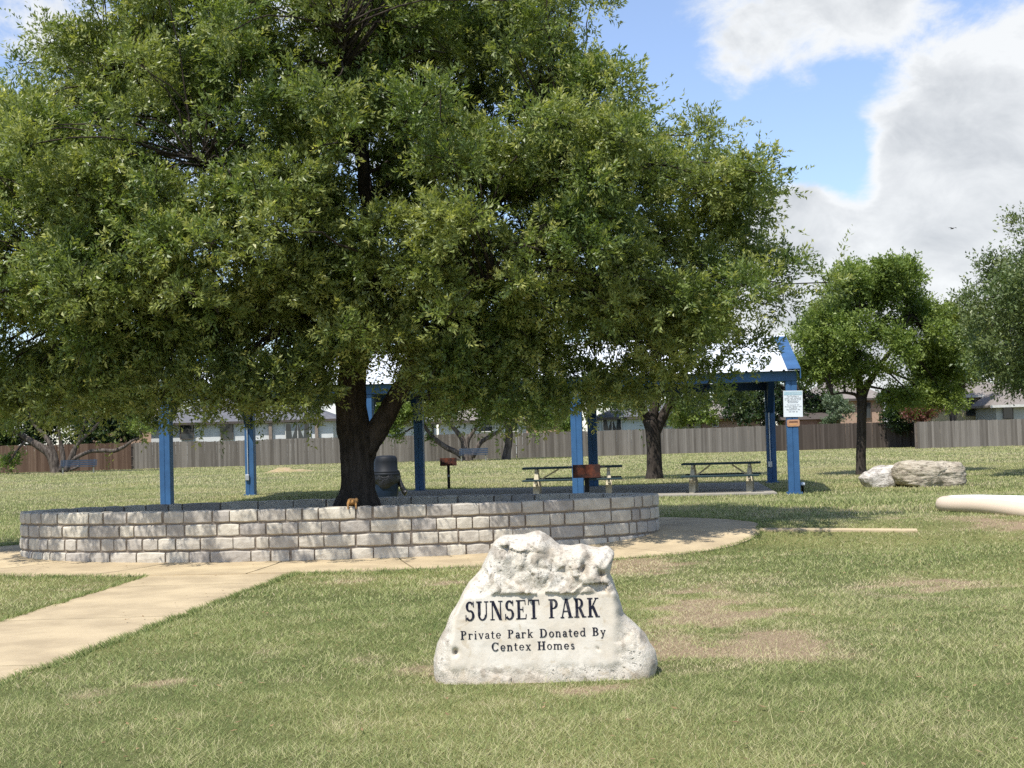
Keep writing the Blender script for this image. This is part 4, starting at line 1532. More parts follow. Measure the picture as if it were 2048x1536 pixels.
def lump(name, outline, Y, depth, mat, label, seed, layers=0.0):
    """a free rock: its outline at distance Y, a real body of the given depth"""
    cx0 = sum(p[0] for p in outline) / len(outline)
    cy0 = sum(p[1] for p in outline) / len(outline)
    O = at(cx0, cy0, Y)
    pl = np.array([(lambda p: (p.x - O.x, p.z))(at(x, y, Y)) for x, y in outline])
    c0 = pl.mean(0)
    sg = np.concatenate([pl, pl[:1]])
    dl_ = np.concatenate([[0], np.cumsum(np.hypot(*np.diff(sg, axis=0).T))])
    n = 120
    u_ = np.linspace(0, dl_[-1], n, endpoint=False)
    o_ = np.stack([np.interp(u_, dl_, sg[:, 0]), np.interp(u_, dl_, sg[:, 1])], -1)
    o_ = (np.roll(o_, 1, 0) + 2 * o_ + np.roll(o_, -1, 0)) / 4
    th = np.linspace(-math.pi / 2, math.pi / 2, 41)
    s_ = np.cos(th) ** .6
    y_ = np.sign(np.sin(th)) * np.abs(np.sin(th)) ** .7 * depth / 2
    Gx = c0[None, None, :] + (o_ - c0)[None] * s_[:, None, None]
    Vv = np.stack([Gx[..., 0], np.repeat(y_[:, None], n, 1), Gx[..., 1]], -1)
    nn = fbm(Vv, 2.4, 4, seed)[..., None] * .07
    dirv = unit(Vv - np.array([c0[0], 0, c0[1]]))
    lay = layers * (np.abs(fbm(Vv * np.array([1, 1, 5.0]), 2.2, 3, seed + 3)) * 2 - .6)[..., None]
    Vv = Vv + dirv * (nn + lay)
    kk_ = np.arange(n)
    Ff = np.concatenate([np.stack([i * n + kk_, i * n + (kk_ + 1) % n, (i + 1) * n + (kk_ + 1) % n, (i + 1) * n + kk_], -1) for i in range(40)])
    ob = mesh_np(name, Vv.reshape(-1, 3), Ff, mat, None, True)
    ob.location = (O.x, Y, 0)
    bm_ = bmesh.new()
    bm_.from_mesh(ob.data)
    bmesh.ops.remove_doubles(bm_, verts=bm_.verts, dist=1e-5)
    bmesh.ops.recalc_face_normals(bm_, faces=bm_.faces)
    bm_.to_mesh(ob.data)
    bm_.free()
    return tag(ob, label, 'rock', 'limestone rocks under the right hand tree')


ry = gpt(1850, 975).y
lump('limestone_rock', [(1722, 966), (1718, 956), (1730, 945), (1750, 936), (1772, 930), (1792, 930), (1803, 938), (1804, 960), (1798, 972), (1798, 984), (1735, 984)], ry + 1.3, .9,
     rock_material('pale_rock', (.60, .56, .50), (.34, .31, .27), .5), 'small pale pointed rock at the foot of the right hand tree', 71)
lump('limestone_rock', [(1790, 962), (1788, 935), (1796, 923), (1815, 922), (1850, 924), (1885, 922), (1917, 926), (1924, 945), (1924, 965), (1918, 976), (1915, 992), (1825, 992), (1815, 976)], ry + .8, 1.3,
     rock_material('layered_rock', (.50, .44, .34), (.36, .31, .235), .85), 'large wavy layered limestone block lying right of the smaller rock', 83, .035)

# ------------------------------------------------------------------ benches far off
m_bench = simple('blue_grey_slat', (.03, .045, .068), (.05, .068, .095), rough=.6, scale=6)
m_bleg = simple('bench_leg_paint', (.62, .57, .46), (.5, .45, .36), rough=.7, scale=8)


def bench(loc, rz, length, label):
    b = empty('park_bench', loc, label, 'bench', 'benches under the spreading trees', rz)
    for s in (-1, 1):
        MB().box(s * length * .42 - .04, s * length * .42 + .04, -.05, .05, -.1, .42).build('leg', m_bleg, b)
    for s in (-1, 1):
        MB().beam((s * length * .42, .18, .42), (s * length * .42, .34, .92), .05, .05).build('back_support', m_bench, b)
        MB().box(s * length * .42 - .03, s * length * .42 + .03, -.24, .24, .40, .435).build('seat_support', m_bench, b)
    for k in range(4):
        y = -.21 + .13 * k
        MB().box(-length / 2, length / 2, y - .055, y + .055, .438, .475).build('seat_slat', m_bench, b)
    for k in range(3):
        z = .58 + .13 * k
        y = .20 + .048 * k
        MB().box(-length / 2, length / 2, y - .018, y + .018, z - .05, z + .05).build('back_slat', m_bench, b)
    return b


FZ = 97.0
bl = (153 - 1024) / FPX * 93.5
bench((bl, 93.5, float(gh(bl, 93.5))), .10, 2.35, 'blue grey slatted bench in front of the gnarled tree at the left')
bl2 = (943 - 1024) / FPX * 98.0
bench((bl2, 98.0, float(gh(bl2, 98.0))), -.05, 2.0, 'small dark bench under the spreading tree in the middle distance')

# water stub by the corner post
st = gpt(1604, 987)
stub = empty('water_stub', (st.x, st.y - .1, 0), 'short dark pipe stub with white cap at the foot of the corner post', 'pipe stub')
MB().lathe([(.035, -.05), (.035, .17), (.05, .17), (.05, .2)], 12).build('pipe', m_blk, stub, True)
MB().lathe([(.06, .2), (.065, .22), (.055, .26), (.03, .28)], 12).build('cap', m_white, stub, True)

# bare earth pile out on the field
dm = gpt(575, 944)
r2 = np.linspace(0, 1, 14)
a2 = np.linspace(0, 2 * math.pi, 49)[:-1]
RR, AA = np.meshgrid(r2, a2, indexing='ij')
DX, DY = RR * np.cos(AA) * 1.7, RR * np.sin(AA) * 2.2
Pq = np.stack([DX, DY, DX * 0], -1)
DZ = .12 * (1 - RR ** 2) * (1 + 1.3 * fbm(Pq, 1.3, 3, 5)) - .03
Vq = np.stack([DX, DY, DZ], -1).reshape(-1, 3)
kq = np.arange(48)
Fq = np.concatenate([np.stack([i * 48 + kq, i * 48 + (kq + 1) % 48, (i + 1) * 48 + (kq + 1) % 48, (i + 1) * 48 + kq], -1) for i in range(13)])
dirt = mesh_np('dirt_mound', Vq, Fq, simple('bare_earth', (.40, .29, .18), (.28, .23, .10), rough=.95, scale=4, bump=.5, bscale=12, bdist=.05), None, True)
dirt.location = (dm.x, dm.y, float(gh(dm.x, dm.y)))
tag(dirt, 'low pile of bare tan earth on the field before the fence', 'dirt pile')


# ------------------------------------------------------------------ squirrel on the rim, bird in the sky
def skin_body(name, verts, edges, radii, mat, parent, sub=2):
    me = bpy.data.meshes.new(name)
    me.from_pydata(verts, edges, [])
    o = link(name, me, mat, parent)
    md = o.modifiers.new('skin', 'SKIN')
    me.skin_vertices[0].data.foreach_set('radius', [x for r0 in radii for x in ((r0, r0) if not isinstance(r0, tuple) else r0)])
    me.skin_vertices[0].data[0].use_root = True
    md.use_smooth_shade = True
    sb = o.modifiers.new('sub', 'SUBSURF')
    sb.levels = sb.render_levels = sub
    return o


m_fur = simple('squirrel_fur', (.36, .19, .065), (.20, .12, .06), rough=.9, scale=25, bump=.6, bscale=160, spec=.1, bdist=.004)
qs = -1
ang = math.pi * 1.5
qx = at(704, 1012, 19.08).x
qyy = PCY - PB * math.sqrt(1 - ((qx - PCX) / PA) ** 2)
sq = empty('squirrel', (qx, qyy + .055, RIM), 'orange brown squirrel leaning over the planter rim below the trunk', 'squirrel', rz=.15)
V_ = [(0, .055, .055), (0, .01, .078), (0, -.035, .078), (0, -.062, .070), (.0, -.088, .064), (0, -.112, .052),
      (.048, -.035, .048), (.052, -.068, .018), (.055, -.088, -.030), (-.048, -.035, .048), (-.052, -.068, .018), (-.055, -.088, -.030),
      (.045, .045, .028), (.055, .005, .012), (-.045, .045, .028), (-.055, .005, .012),
      (0, .095, .04), (.02, .135, .035), (.05, .17, .05), (.075, .185, .085), (.08, .18, .11)]
E_ = [(0, 1), (1, 2), (2, 3), (3, 4), (4, 5), (2, 6), (6, 7), (7, 8), (2, 9), (9, 10), (10, 11), (0, 12), (12, 13), (0, 14), (14, 15), (0, 16), (16, 17), (17, 18), (18, 19), (19, 20)]
R_ = [.052, .052, .044, .030, .030, .014, .021, .014, .010, .021, .014, .010, .026, .012, .026, .012, .02, .028, .034, .030, .016]
skin_body('body', V_, E_, R_, m_fur, sq)
for s_ in (-1, 1):
    MB().lathe([(.009, 0), (.010, .008), (.006, .018), (.001, .024)], 8, Matrix.Translation((s_ * .021, -.074, .086))).build('ear', m_fur, sq, True)
    MB().lathe([(.0005, -.004), (.004, -.002), (.004, .002), (.0005, .004)], 8, Matrix.Translation((s_ * .025, -.098, .070))).build('eye', m_blk, sq, True)

bp_ = at(1905, 457, 90.0)
bird = empty('bird', bp_, 'tiny dark bird gliding against the clouds at the right', 'bird', rz=.25)
m_bird = simple('bird_feather', (.035, .033, .03), (.05, .045, .04), rough=.8, scale=12)
mb = MB()
mb.tube([(0, -.16, .0), (0, -.12, .01), (0, -.05, .0), (0, .06, -.005), (0, .14, 0), (0, .20, .005)], [.008, .026, .04, .036, .018, .028], 10)
mb.build('body', m_bird, bird, True)
for s_ in (-1, 1):
    rows = [((0.02, -.07, .012), (.02, .05, .012)), ((.11, -.08, .045), (.11, .035, .04)), ((.20, -.065, .06), (.2, .025, .055)), ((.29, -.02, .035), (.28, .025, .035))]
    vs, fs = [], []
    for (a, b) in rows:
        for q in (a, b):
            for dz in (.006, -.006):
                vs.append((s_ * q[0], q[1], q[2] + dz))
    for i in range(3):
        k = i * 4
        fs += [(k, k + 4, k + 6, k + 2), (k + 1, k + 3, k + 7, k + 5), (k, k + 1, k + 5, k + 4), (k + 2, k + 6, k + 7, k + 3)]
    fs += [(12, 13, 15, 14)]
    MB().add(vs, fs).build('wing', m_bird, bird)


# ------------------------------------------------------------------ fence
def fence_material(name, c1, c2):
    m, nt = new_mat(name)
    geo = nd(nt, 'ShaderNodeNewGeometry').outputs['Position']
    a = nd(nt, 'ShaderNodeAttribute', attribute_name='tone').outputs['Fac']
    mp = nd(nt, 'ShaderNodeMapping', {'Vector': geo, 'Scale': (9, 9, .8)}).outputs[0]
    n = nd(nt, 'ShaderNodeTexNoise', {'Vector': mp, 'Scale': 1.0, 'Detail': 5.0, 'Roughness': .65}).outputs[0]
    col = mixc(nt, mth(nt, 'ADD', mth(nt, 'MULTIPLY', a, .75), mth(nt, 'MULTIPLY', mth(nt, 'SUBTRACT', n, .4), .7), clamp=True), c1, c2)
    b = nd(nt, 'ShaderNodeBsdfPrincipled', {'Base Color': col, 'Roughness': .9})
    b.inputs['Specular IOR Level'].default_value = .1
    finish(nt, b.outputs[0])
    return m


m_frail = simple('fence_rail', (.16, .13, .11), rough=.9)


def fence(pa, pb, h, mat, label, seed, w=.14):
    """pa, pb: ground points of the two ends"""
    r = random.Random(seed)
    a, b = Vector(pa), Vector(pb)
    d = (b - a)
    L = d.length
    d.normalize()
    nrm = Vector((-d.y, d.x, 0))
    f = empty('wooden_fence', a, label, 'fence', 'board fences along the far side')
    n = int(L / (w - .001))
    vs, fs, tn = [], [], []
    bow = [r.uniform(-.025, .025) for _ in range(n // 17 + 2)]
    for k in range(n):
        u = k * (w - .001)
        tone = min(1, max(0, r.gauss(.42, .32) + (.25 if r.random() < .06 else 0) + .12 * math.sin(k / 19.0 + seed)))
        hh = h + r.uniform(-.02, .02) + bow[k // 17]
        off = nrm * r.uniform(-.006, .006)
        p0 = d * u + off
        p1 = d * (u + w) + off
        gz_ = float(gh(a.x + p0.x, a.y + p0.y))
        o = len(vs)
        lean_ = d * r.uniform(-.012, .012)
        for q, z, t in ((p0, gz_ - .02, 0), (p1, gz_ - .02, 0), (p1, hh - .035, 1), (p1 - d * .03, hh, 1), (p0 + d * .03, hh, 1), (p0, hh - .035, 1)):
            for th_ in (-.009, .009):
                v = q + nrm * th_ + lean_ * t
                vs.append((v.x, v.y, z))
                tn.append(tone)
        fs += [(o, o + 2, o + 4, o + 6, o + 8, o + 10), (o + 11, o + 9, o + 7, o + 5, o + 3, o + 1)]
        fs += [(o + 2 * i, o + 2 * i + 1, o + (2 * i + 3) % 12, o + (2 * i + 2) % 12) for i in range(6)]
    ob = MB().add(vs, fs).build('pickets', mat, f)
    at2 = ob.data.attributes.new('tone', 'FLOAT', 'POINT')
    at2.data.foreach_set('value', np.array(tn, np.float32))
    ob['kind'] = 'stuff'
    for z in (.3, .95, h - .25):
        MB().beam(nrm * .035 + Vector((0, 0, z)), d * L + nrm * .035 + Vector((0, 0, z)), .04, .09).build('rail', m_frail, f)
    for k in range(int(L / 2.44) + 1):
        p = d * min(k * 2.44, L - .05) + nrm * .11
        MB().box(p.x - .045, p.x + .045, p.y - .045, p.y + .045, -.1, h - .08).build('fence_post', m_frail, f)
    return f


def fpt(px, Y):
    x = (px - 1024) / FPX * Y
    return (x, Y, 0)


fm_brown = fence_material('brown_fence_wood', (.085, .052, .037), (.185, .125, .09))
fm_grey = fence_material('grey_fence_wood', (.105, .092, .078), (.235, .212, .185))
fm_dark = fence_material('dark_fence_wood', (.058, .046, .038), (.125, .102, .086))
FHL = 1.98
fence(fpt(-160, 101.5), fpt(262, 103.5), FHL, fm_brown, 'reddish brown board fence behind the gnarled tree at the far left', 1)
fence(fpt(263, 103.6), fpt(1030, 106.5), 1.93, fm_grey, 'weathered grey board fence behind the lawn left of centre', 2)
fence(fpt(1031, 106.6), fpt(1536, 107.5), 1.90, fm_grey, 'weathered grey board fence seen through the pavilion on the right', 3)
fence(fpt(1537, 107.6), fpt(1830, 108.5), 1.95, fm_dark, 'dark brown board fence between the corner post and the draping bush', 4)
fence(fpt(1831, 98.5), fpt(2180, 97.0), 1.86, fm_grey, 'weathered grey board fence at the far right edge', 6)
fence((fpt(1831, 98.5)[0], 98.6, 0), (fpt(1830, 108.4)[0], 108.4, 0), 1.86, fm_dark, 'short side run of dark fence going back behind the draping bush', 7)

# ------------------------------------------------------------------ houses behind the fence
m_shing = simple('grey_shingle', (.15, .15, .16), (.11, .11, .12), rough=.9, scale=3, stretch=(1, 1, 6))
m_shing2 = simple('brown_shingle', (.25, .22, .195), (.19, .165, .145), rough=.9, scale=3, stretch=(1, 1, 6))
m_hwhite = simple('white_siding', (.62, .63, .62), (.56, .57, .56), rough=.8, scale=2)
m_hblue = simple('pale_blue_siding', (.52, .57, .58), (.47, .52, .53), rough=.8, scale=2)
m_brick = simple('tan_brick', (.44, .31, .235), (.37, .25, .185), rough=.9, scale=9)
m_yell = simple('yellow_siding', (.50, .42, .25), (.45, .38, .22), rough=.8, scale=2)
m_grsid = simple('grey_siding', (.42, .42, .38), (.37, .37, .34), rough=.8, scale=2)
m_trim = simple('house_trim', (.62, .60, .55), rough=.7)
m_dtrim = simple('dark_trim', (.09, .075, .065), rough=.7)
m_curt = simple('curtain', (.34, .36, .35), (.28, .3, .3), rough=.9, scale=4)


def glass():
    m, nt = new_mat('window_glass')
    b = nd(nt, 'ShaderNodeBsdfPrincipled', {'Base Color': (.02, .028, .034, 1), 'Roughness': .06})
    b.inputs['Specular IOR Level'].default_value = .6
    finish(nt, b.outputs[0])
    return m


m_glass = glass()


def house(Y, x0, x1, eave, ridge, wallm, roofm, label, wins=(), depth=9.0, over=.45, hip=True, trim=None, wall_split=()):
    """x0, x1, eave, ridge: pixels; the back wall of a house facing the park"""
    xm = (x0 + x1) / 2
    A = at(xm, eave, Y)
    xa, xb = (x0 - 1024) / FPX * Y, (x1 - 1024) / FPX * Y
    xo = (xa + xb) / 2
    h = empty('house', (xo, Y, 0), label, 'house', 'houses beyond the fence')
    ze, zr_ = A.z, at(xm, ridge, Y + depth / 2).z
    xa, xb = xa - xo, xb - xo
    MB().box(xa, xb, 0, depth, -.2, ze).build('wall', wallm, h)
    for sx0, sx1, sm in wall_split:
        a_, b_ = (sx0 - 1024) / FPX * Y - xo, (sx1 - 1024) / FPX * Y - xo
        MB().box(a_, b_, -.12, -.003, -.2, ze - .01).build('wall_facing', sm, h)
    hp = min(depth / 2, (xb - xa) * .45) if hip else -over * .0
    lo = [(xa - over, -over, ze - .02), (xb + over, -over, ze - .02), (xb + over, depth + over, ze - .02), (xa - over, depth + over, ze - .02)]
    top = [(xa + (hp if hip else -over), depth / 2, zr_), (xb - (hp if hip else -over), depth / 2, zr_)]
    und = [(x, y, z - .16) for x, y, z in lo]
    MB().add(lo + top + und, [(0, 1, 5, 4), (1, 2, 5), (2, 3, 4, 5), (3, 0, 4), (6, 9, 8, 7), (0, 6, 7, 1), (1, 7, 8, 2), (2, 8, 9, 3), (3, 9, 6, 0)]).build('roof', roofm, h)
    MB().box(xa - over - .03, xb + over + .03, -over - .05, -over - .003, ze - .22, ze - .02).build('gutter', trim or m_dtrim, h)
    for wx0, wx1, wy0, wy1, kind in wins:
        p0, p1 = at(wx0, wy0, Y), at(wx1, wy1, Y)
        a_, b_, z1_, z0_ = p0.x - xo, p1.x - xo, p0.z, p1.z
        wn_ = MB()
        t = .07
        wn_.box(a_ - t, a_, -.16, -.125, z0_ - t, z1_ + t)
        wn_.box(b_, b_ + t, -.16, -.125, z0_ - t, z1_ + t)
        wn_.box(a_, b_, -.16, -.125, z1_, z1_ + t)
        wn_.box(a_, b_, -.16, -.125, z0_ - t, z0_)
        if kind != 'plain':
            wn_.box((a_ + b_) / 2 - .03, (a_ + b_) / 2 + .03, -.155, -.126, z0_, z1_) if kind == 'double' else wn_.box(a_, b_, -.155, -.126, (z0_ + z1_) / 2 - .03, (z0_ + z1_) / 2 + .03)
        w_ = wn_.build('window', m_dtrim if kind == 'plain' else m_trim, h)
        MB().box(a_, b_, -.150, -.135, z0_, z1_).build('pane', m_glass, w_)
        if kind == 'double':
            for s in (0, 1):
                e0 = a_ + (b_ - a_) * (.2 if s == 0 else .8)
                MB().add([((a_ + b_) / 2 - (.05 if s == 0 else -.05), -.1525, z1_), (e0, -.1525, z1_), (e0 + (.12 if s == 0 else -.12), -.1525, z0_ + .1)], [(0, 1, 2)]).build('curtain', m_curt, w_)
    return h


HZ = 119.0
h1 = house(HZ, 300, 664, 842, 796, m_hwhite, m_shing, 'white house with grey roof and dark windows left of the big trunk',
           [(362, 387, 849, 877, 'plain'), (443, 466, 848, 877, 'plain'), (572, 620, 848, 877, 'double')])
for px in (542, 634):
    p = at(px, 860, HZ)
    MB().box(p.x - h1.location.x - .13, p.x - h1.location.x + .13, -.35, -.1, -.1, at(px, 843, HZ).z).build('porch_post', simple('taupe_post', (.25, .20, .16), rough=.8), h1)
house(HZ + 3, 180, 345, 836, 790, m_brick, m_shing2, 'tan brick house half hidden behind the gnarled tree', [(318, 331, 850, 872, 'plain')])
house(HZ + 8, 668, 860, 846, 812, m_hwhite, m_shing, 'pale house glimpsed just right of the big trunk', [(700, 720, 852, 868, 'plain')])
house(HZ + 4, 875, 1150, 838, 800, m_hwhite, m_shing2, 'pale house behind the spreading middle tree', [(962, 985, 842, 862, 'sash'), (1020, 1035, 842, 862, 'sash')], wall_split=[(1050, 1142, m_brick)])
house(HZ, 1196, 1400, 832, 792, m_hblue, m_shing, 'pale blue white house with curtained window seen through the pavilion',
      [(1206, 1242, 838, 860, 'double'), (1374, 1390, 836, 853, 'sash'), (1318, 1330, 840, 852, 'plain')], wall_split=[(1399, 1400, m_brick)])
house(HZ + 5, 1402, 1520, 832, 790, m_brick, m_shing2, 'tan brick house between the small oak and the right posts', [(1425, 1436, 838, 852, 'sash')])
house(HZ + 6, 1628, 1765, 797, 752, m_brick, m_shing2, 'brick house with brown roof behind the right hand tree', [(1728, 1740, 806, 835, 'plain')], trim=m_dtrim)
house(HZ - 4, 1860, 2010, 790, 728, m_yell, m_shing2, 'yellow house with large brown roof at the right behind the fence', [(1932, 1948, 800, 830, 'plain')], trim=m_trim, wall_split=())
house(HZ - 9, 1990, 2120, 808, 762, m_grsid, m_shing2, 'grey house wing with low eave at the right edge', [(2006, 2024, 816, 836, 'plain')], trim=m_trim, over=.6, depth=7)
sh = at(1625, 833, HZ - 6)
shed = empty('garden_shed', (sh.x, HZ - 6, 0), 'low brown garden shed top showing above the dark fence', 'shed')
MB().box(-2.2, 2.2, 0, 3, -.1, at(1625, 838, HZ - 6).z).build('wall', simple('shed_wood', (.22, .115, .075), (.3, .17, .12), rough=.9, scale=2), shed)
ze_ = at(1625, 838, HZ - 6).z
MB().add([(-2.5, -.3, ze_ - .02), (2.5, -.3, ze_ - .02), (2.5, 3.3, ze_ - .02), (-2.5, 3.3, ze_ - .02), (-2.5, 1.5, ze_ + .5), (2.5, 1.5, ze_ + .5)],
         [(0, 1, 5, 4), (2, 3, 4, 5), (1, 2, 5), (3, 0, 4), (0, 3, 2, 1)]).build('roof', m_dtrim, shed)

# ------------------------------------------------------------------ trees
m_bark = simple('oak_bark', (.075, .06, .048), (.03, .025, .02), rough=.95, scale=5, stretch=(3, 3, .7), bump=1.0, bscale=9, spec=.08, bdist=.04, lo=.3, hi=.7)
m_bark2 = simple('grey_bark', (.15, .125, .105), (.055, .044, .037), rough=.95, scale=3, stretch=(2.5, 2.5, .6), bump=.8, bscale=6, spec=.08, bdist=.04)
m_bark3 = simple('dark_bark', (.07, .058, .048), (.035, .028, .024), rough=.95, scale=4, stretch=(2.5, 2.5, .6), bump=.8, bscale=8, spec=.08, bdist=.04)
lf_oak = leaf_mat('live_oak_leaf', (.054, .098, .027), (.160, .218, .056), (.44, .44, .15), gloss=.5, trans=.39, rough=.42)
lf_olive = leaf_mat('olive_leaf', (.046, .080, .026), (.110, .155, .050), (.23, .25, .09), gloss=.4, trans=.25)
lf_green = leaf_mat('elm_leaf', (.075, .125, .03), (.165, .23, .05), (.29, .34, .09), gloss=.3, trans=.32)
lf_yell = leaf_mat('yellow_green_leaf', (.07, .11, .018), (.13, .17, .03), (.24, .25, .06), gloss=.3, trans=.35)
lf_dark = leaf_mat('dark_leaf', (.012, .030, .010), (.028, .055, .016), (.06, .09, .028), gloss=.4, trans=.2)
lf_red = leaf_mat('russet_leaf', (.09, .035, .022), (.16, .06, .04), (.22, .11, .07), gloss=.3, trans=.25)
lf_pale = leaf_mat('grey_green_leaf', (.06, .10, .05), (.12, .17, .09), (.26, .30, .20), gloss=.3, trans=.25)

# --- the big live oak in the planter
TY = 20.55
PXM = TY / FPX


def tp(px, py, dy=0.0):
    p = at(px, py, TY + dy)
    return Vector((p.x, p.y, p.z))


tree = empty('live_oak_tree', (tp(714, 1010).x, TY, .5), 'huge spreading live oak growing out of the stone planter', 'tree')
OT = tree.location.copy()


def T(px, py, dy=0.0):
    return tp(px, py, dy) - OT


mb = MB()
limb(mb, [T(714, 1035), T(714, 1012), T(715, 985), T(715, 940), T(713, 895), T(706, 850), T(703, 800), T(705, 750), T(712, 690, -.1), T(725, 600, -.1), T(735, 480), T(730, 330, .2), T(720, 160)],
     [48 * PXM, 41 * PXM, 34.5 * PXM, 31.5 * PXM, 31.5 * PXM, 31 * PXM, 28 * PXM, 25 * PXM, 25 * PXM, 20 * PXM, 15 * PXM, 10 * PXM, 5 * PXM], 44, 9)
limb(mb, [T(728, 925, .03), T(738, 890, -.03), T(757, 858, -.05), T(780, 815, -.1), T(805, 772, -.15), T(850, 690, -.4), T(930, 600, -.8), T(1050, 520, -1.0), T(1200, 450, -1.0)],
     [16 * PXM, 22 * PXM, 21 * PXM, 19 * PXM, 18 * PXM, 15 * PXM, 11 * PXM, 8 * PXM, 4 * PXM], 30, 8)
for k in range(7):
    a = 2 * math.pi * k / 7 + .3
    b0 = T(714, 985) + Vector((math.cos(a) * .16, math.sin(a) * .16, .05))
    b1 = T(714, 1010) + Vector((math.cos(a) * .28, math.sin(a) * .26, -.06))
    b2 = T(714, 1022) + Vector((math.cos(a) * .42, math.sin(a) * .38, -.12))
    limb(mb, [b0, b1, b2], [.09, .09, .05], 14, 6)
tr = mb.build('trunk', m_bark, tree, True)
bark_displace(tr, .016, (11, 11, 2.6))

POLY = [(1050, -330), (1075, -60), (1075, 140), (1140, 220), (1260, 245), (1330, 295), (1405, 350), (1470, 415), (1505, 485), (1545, 550), (1515, 625), (1470, 680), (1400, 720), (1250, 745),
        (1100, 775), (980, 785), (880, 765), (800, 725), (755, 655), (690, 650), (640, 725), (600, 775), (480, 785), (350, 770), (250, 775), (120, 790), (0, 790), (-150, 760), (-260, 600),
        (-280, 360), (-70, 290), (60, 230), (150, 150), (230, 60), (310, -60), (420, -330)]
PCEN = (660, 330)


def inpoly(x, y, poly):
    c = False
    j = len(poly) - 1
    for i in range(len(poly)):
        xi, yi = poly[i]
        xj, yj = poly[j]
        if (yi > y) != (yj > y) and x < (xj - xi) * (y - yi) / (yj - yi) + xi:
            c = not c
        j = i
    return c


def rho(x, y):
    """0 at the centre, 1 at the outline"""
    dx, dy = x - PCEN[0], y - PCEN[1]
    lo_, hi_ = 0.0, 6.0
    for _ in range(18):
        m_ = (lo_ + hi_) / 2
        if inpoly(PCEN[0] + dx * m_, PCEN[1] + dy * m_, POLY):
            lo_ = m_
        else:
            hi_ = m_
    return 1 / max(lo_, 1e-3)


R = random.Random(21)
boughs, cl, tries = [], [], 0
while len(boughs) < 250 and tries < 12000:
    tries += 1
    px, py = R.uniform(-280, 1580), R.uniform(-330, 800)
    if not inpoly(px, py, POLY):
        continue
    rh = min(1, rho(px, py))
    hd = 2.45 * math.sqrt(max(0, 1 - rh ** 2.6)) + .2
    u = R.choice([-1, -1, -1, 1, 1, 0]) * R.uniform(.8, 1.0) if R.random() < .8 else R.uniform(-.7, .7)
    if u < 0:
        hd *= 1 - .55 * float(sstep(520, 760, py))
    p = at(px, py, TY + hd * u)
    if any((q - p).length < .84 for q in boughs):
        continue
    boughs.append(p)
    out_ = Vector((p.x - (-2.0), (p.y - TY) * 2.2, (p.z - 4.6) * .9))
    out_.normalize()
    for k in range(R.choice([4, 5, 6])):
        c = p + Vector((R.gauss(0, .40), R.gauss(0, .36), R.gauss(0, .24))) + out_ * R.uniform(-.25, .35)
        cl.append((tuple(c), R.uniform(.24, .44)))
# sprays that hang below the crown
for px, py, Y, rad in ((420, 812, 19.1, .33), (480, 800, 19.1, .42), (330, 790, 19.2, .4), (560, 800, 19.1, .4), (620, 785, 19.4, .35), (260, 815, 19.4, .4), (190, 800, 19.6, .4), (130, 815, 19.6, .42), (40, 815, 19.9, .42), (-20, 800, 20.1, .4),
                       (860, 790, 19.4, .4), (930, 805, 19.4, .42), (1000, 815, 19.4, .42), (1080, 815, 19.6, .38), (1130, 800, 19.6, .4), (1230, 785, 20.1, .42), (1330, 780, 20.4, .42), (1420, 760, 20.6, .4), (1180, 770, 19.9, .4), (1280, 760, 20.1, .4),
                       (790, 740, 19.6, .30), (650, 715, 19.4, .4), (700, 640, 19.1, .45), (760, 650, 19.1, .42), (1500, 700, 20.9, .38), (600, 745, 19.2, .4), (540, 760, 19.1, .4), (820, 760, 19.4, .33), (890, 750, 19.2, .4), (960, 760, 19.2, .4), (1050, 770, 19.4, .4),
                       (400, 770, 19.1, .4), (300, 760, 19.2, .4), (200, 770, 19.4, .4), (100, 770, 19.6, .4)):
    p = at(px, py, Y)
    cl.append((tuple(p), rad))
def hides_fork(c):
    x_, y_ = to_pix(np.array(c))
    return 655 < x_ < 825 and y_ > 690 + max(0, 700 - x_) and c[1] < TY + 1.2


cl = [q for q in cl if not hides_fork(q[0])]
cw = [(.45 if to_pix(np.array(c))[1] < -110 else 1.0) * (.6 if c[1] > TY + 1 else 1.0) for c, r_0 in cl]
clr = [((c[0] - OT.x, c[1] - OT.y, c[2] - OT.z), (r_0, r_0, r_0 * .62)) for c, r_0 in cl]

mb = MB()
hubs = [(T(712, 690, -.1), .15), (T(725, 600, -.1), .13), (T(735, 480), .1), (T(730, 330, .2), .07), (T(850, 690, -.4), .1), (T(930, 600, -.8), .08), (T(1050, 520, -1.0), .055), (T(720, 160), .035)]
mains = []
for k in range(11):
    a = 2 * math.pi * k / 11 + .2
    h0 = hubs[k % 3][0]
    e = Vector((math.cos(a) * 3.6, math.sin(a) * 2.6, 3.2 + 1.6 * (k % 3)))
    mid = h0.lerp(e, .5) + Vector((0, 0, .35))
    limb(mb, [h0, mid, e], [.105, .07, .03], 10, 7, .12, k)
    cpt = curve_pts([h0, mid, e], 12)
    mains += [(q, .065 - .04 * j / len(cpt)) for j, q in enumerate(cpt) if j > 4]
hc = curve_pts([h[0] for h in hubs[:4]] + [hubs[7][0]], 8)
hubs += [(q, .07) for q in hc[8:]] + [(q, .06) for q in curve_pts([h[0] for h in hubs[4:7]], 8)]
allh = hubs + mains
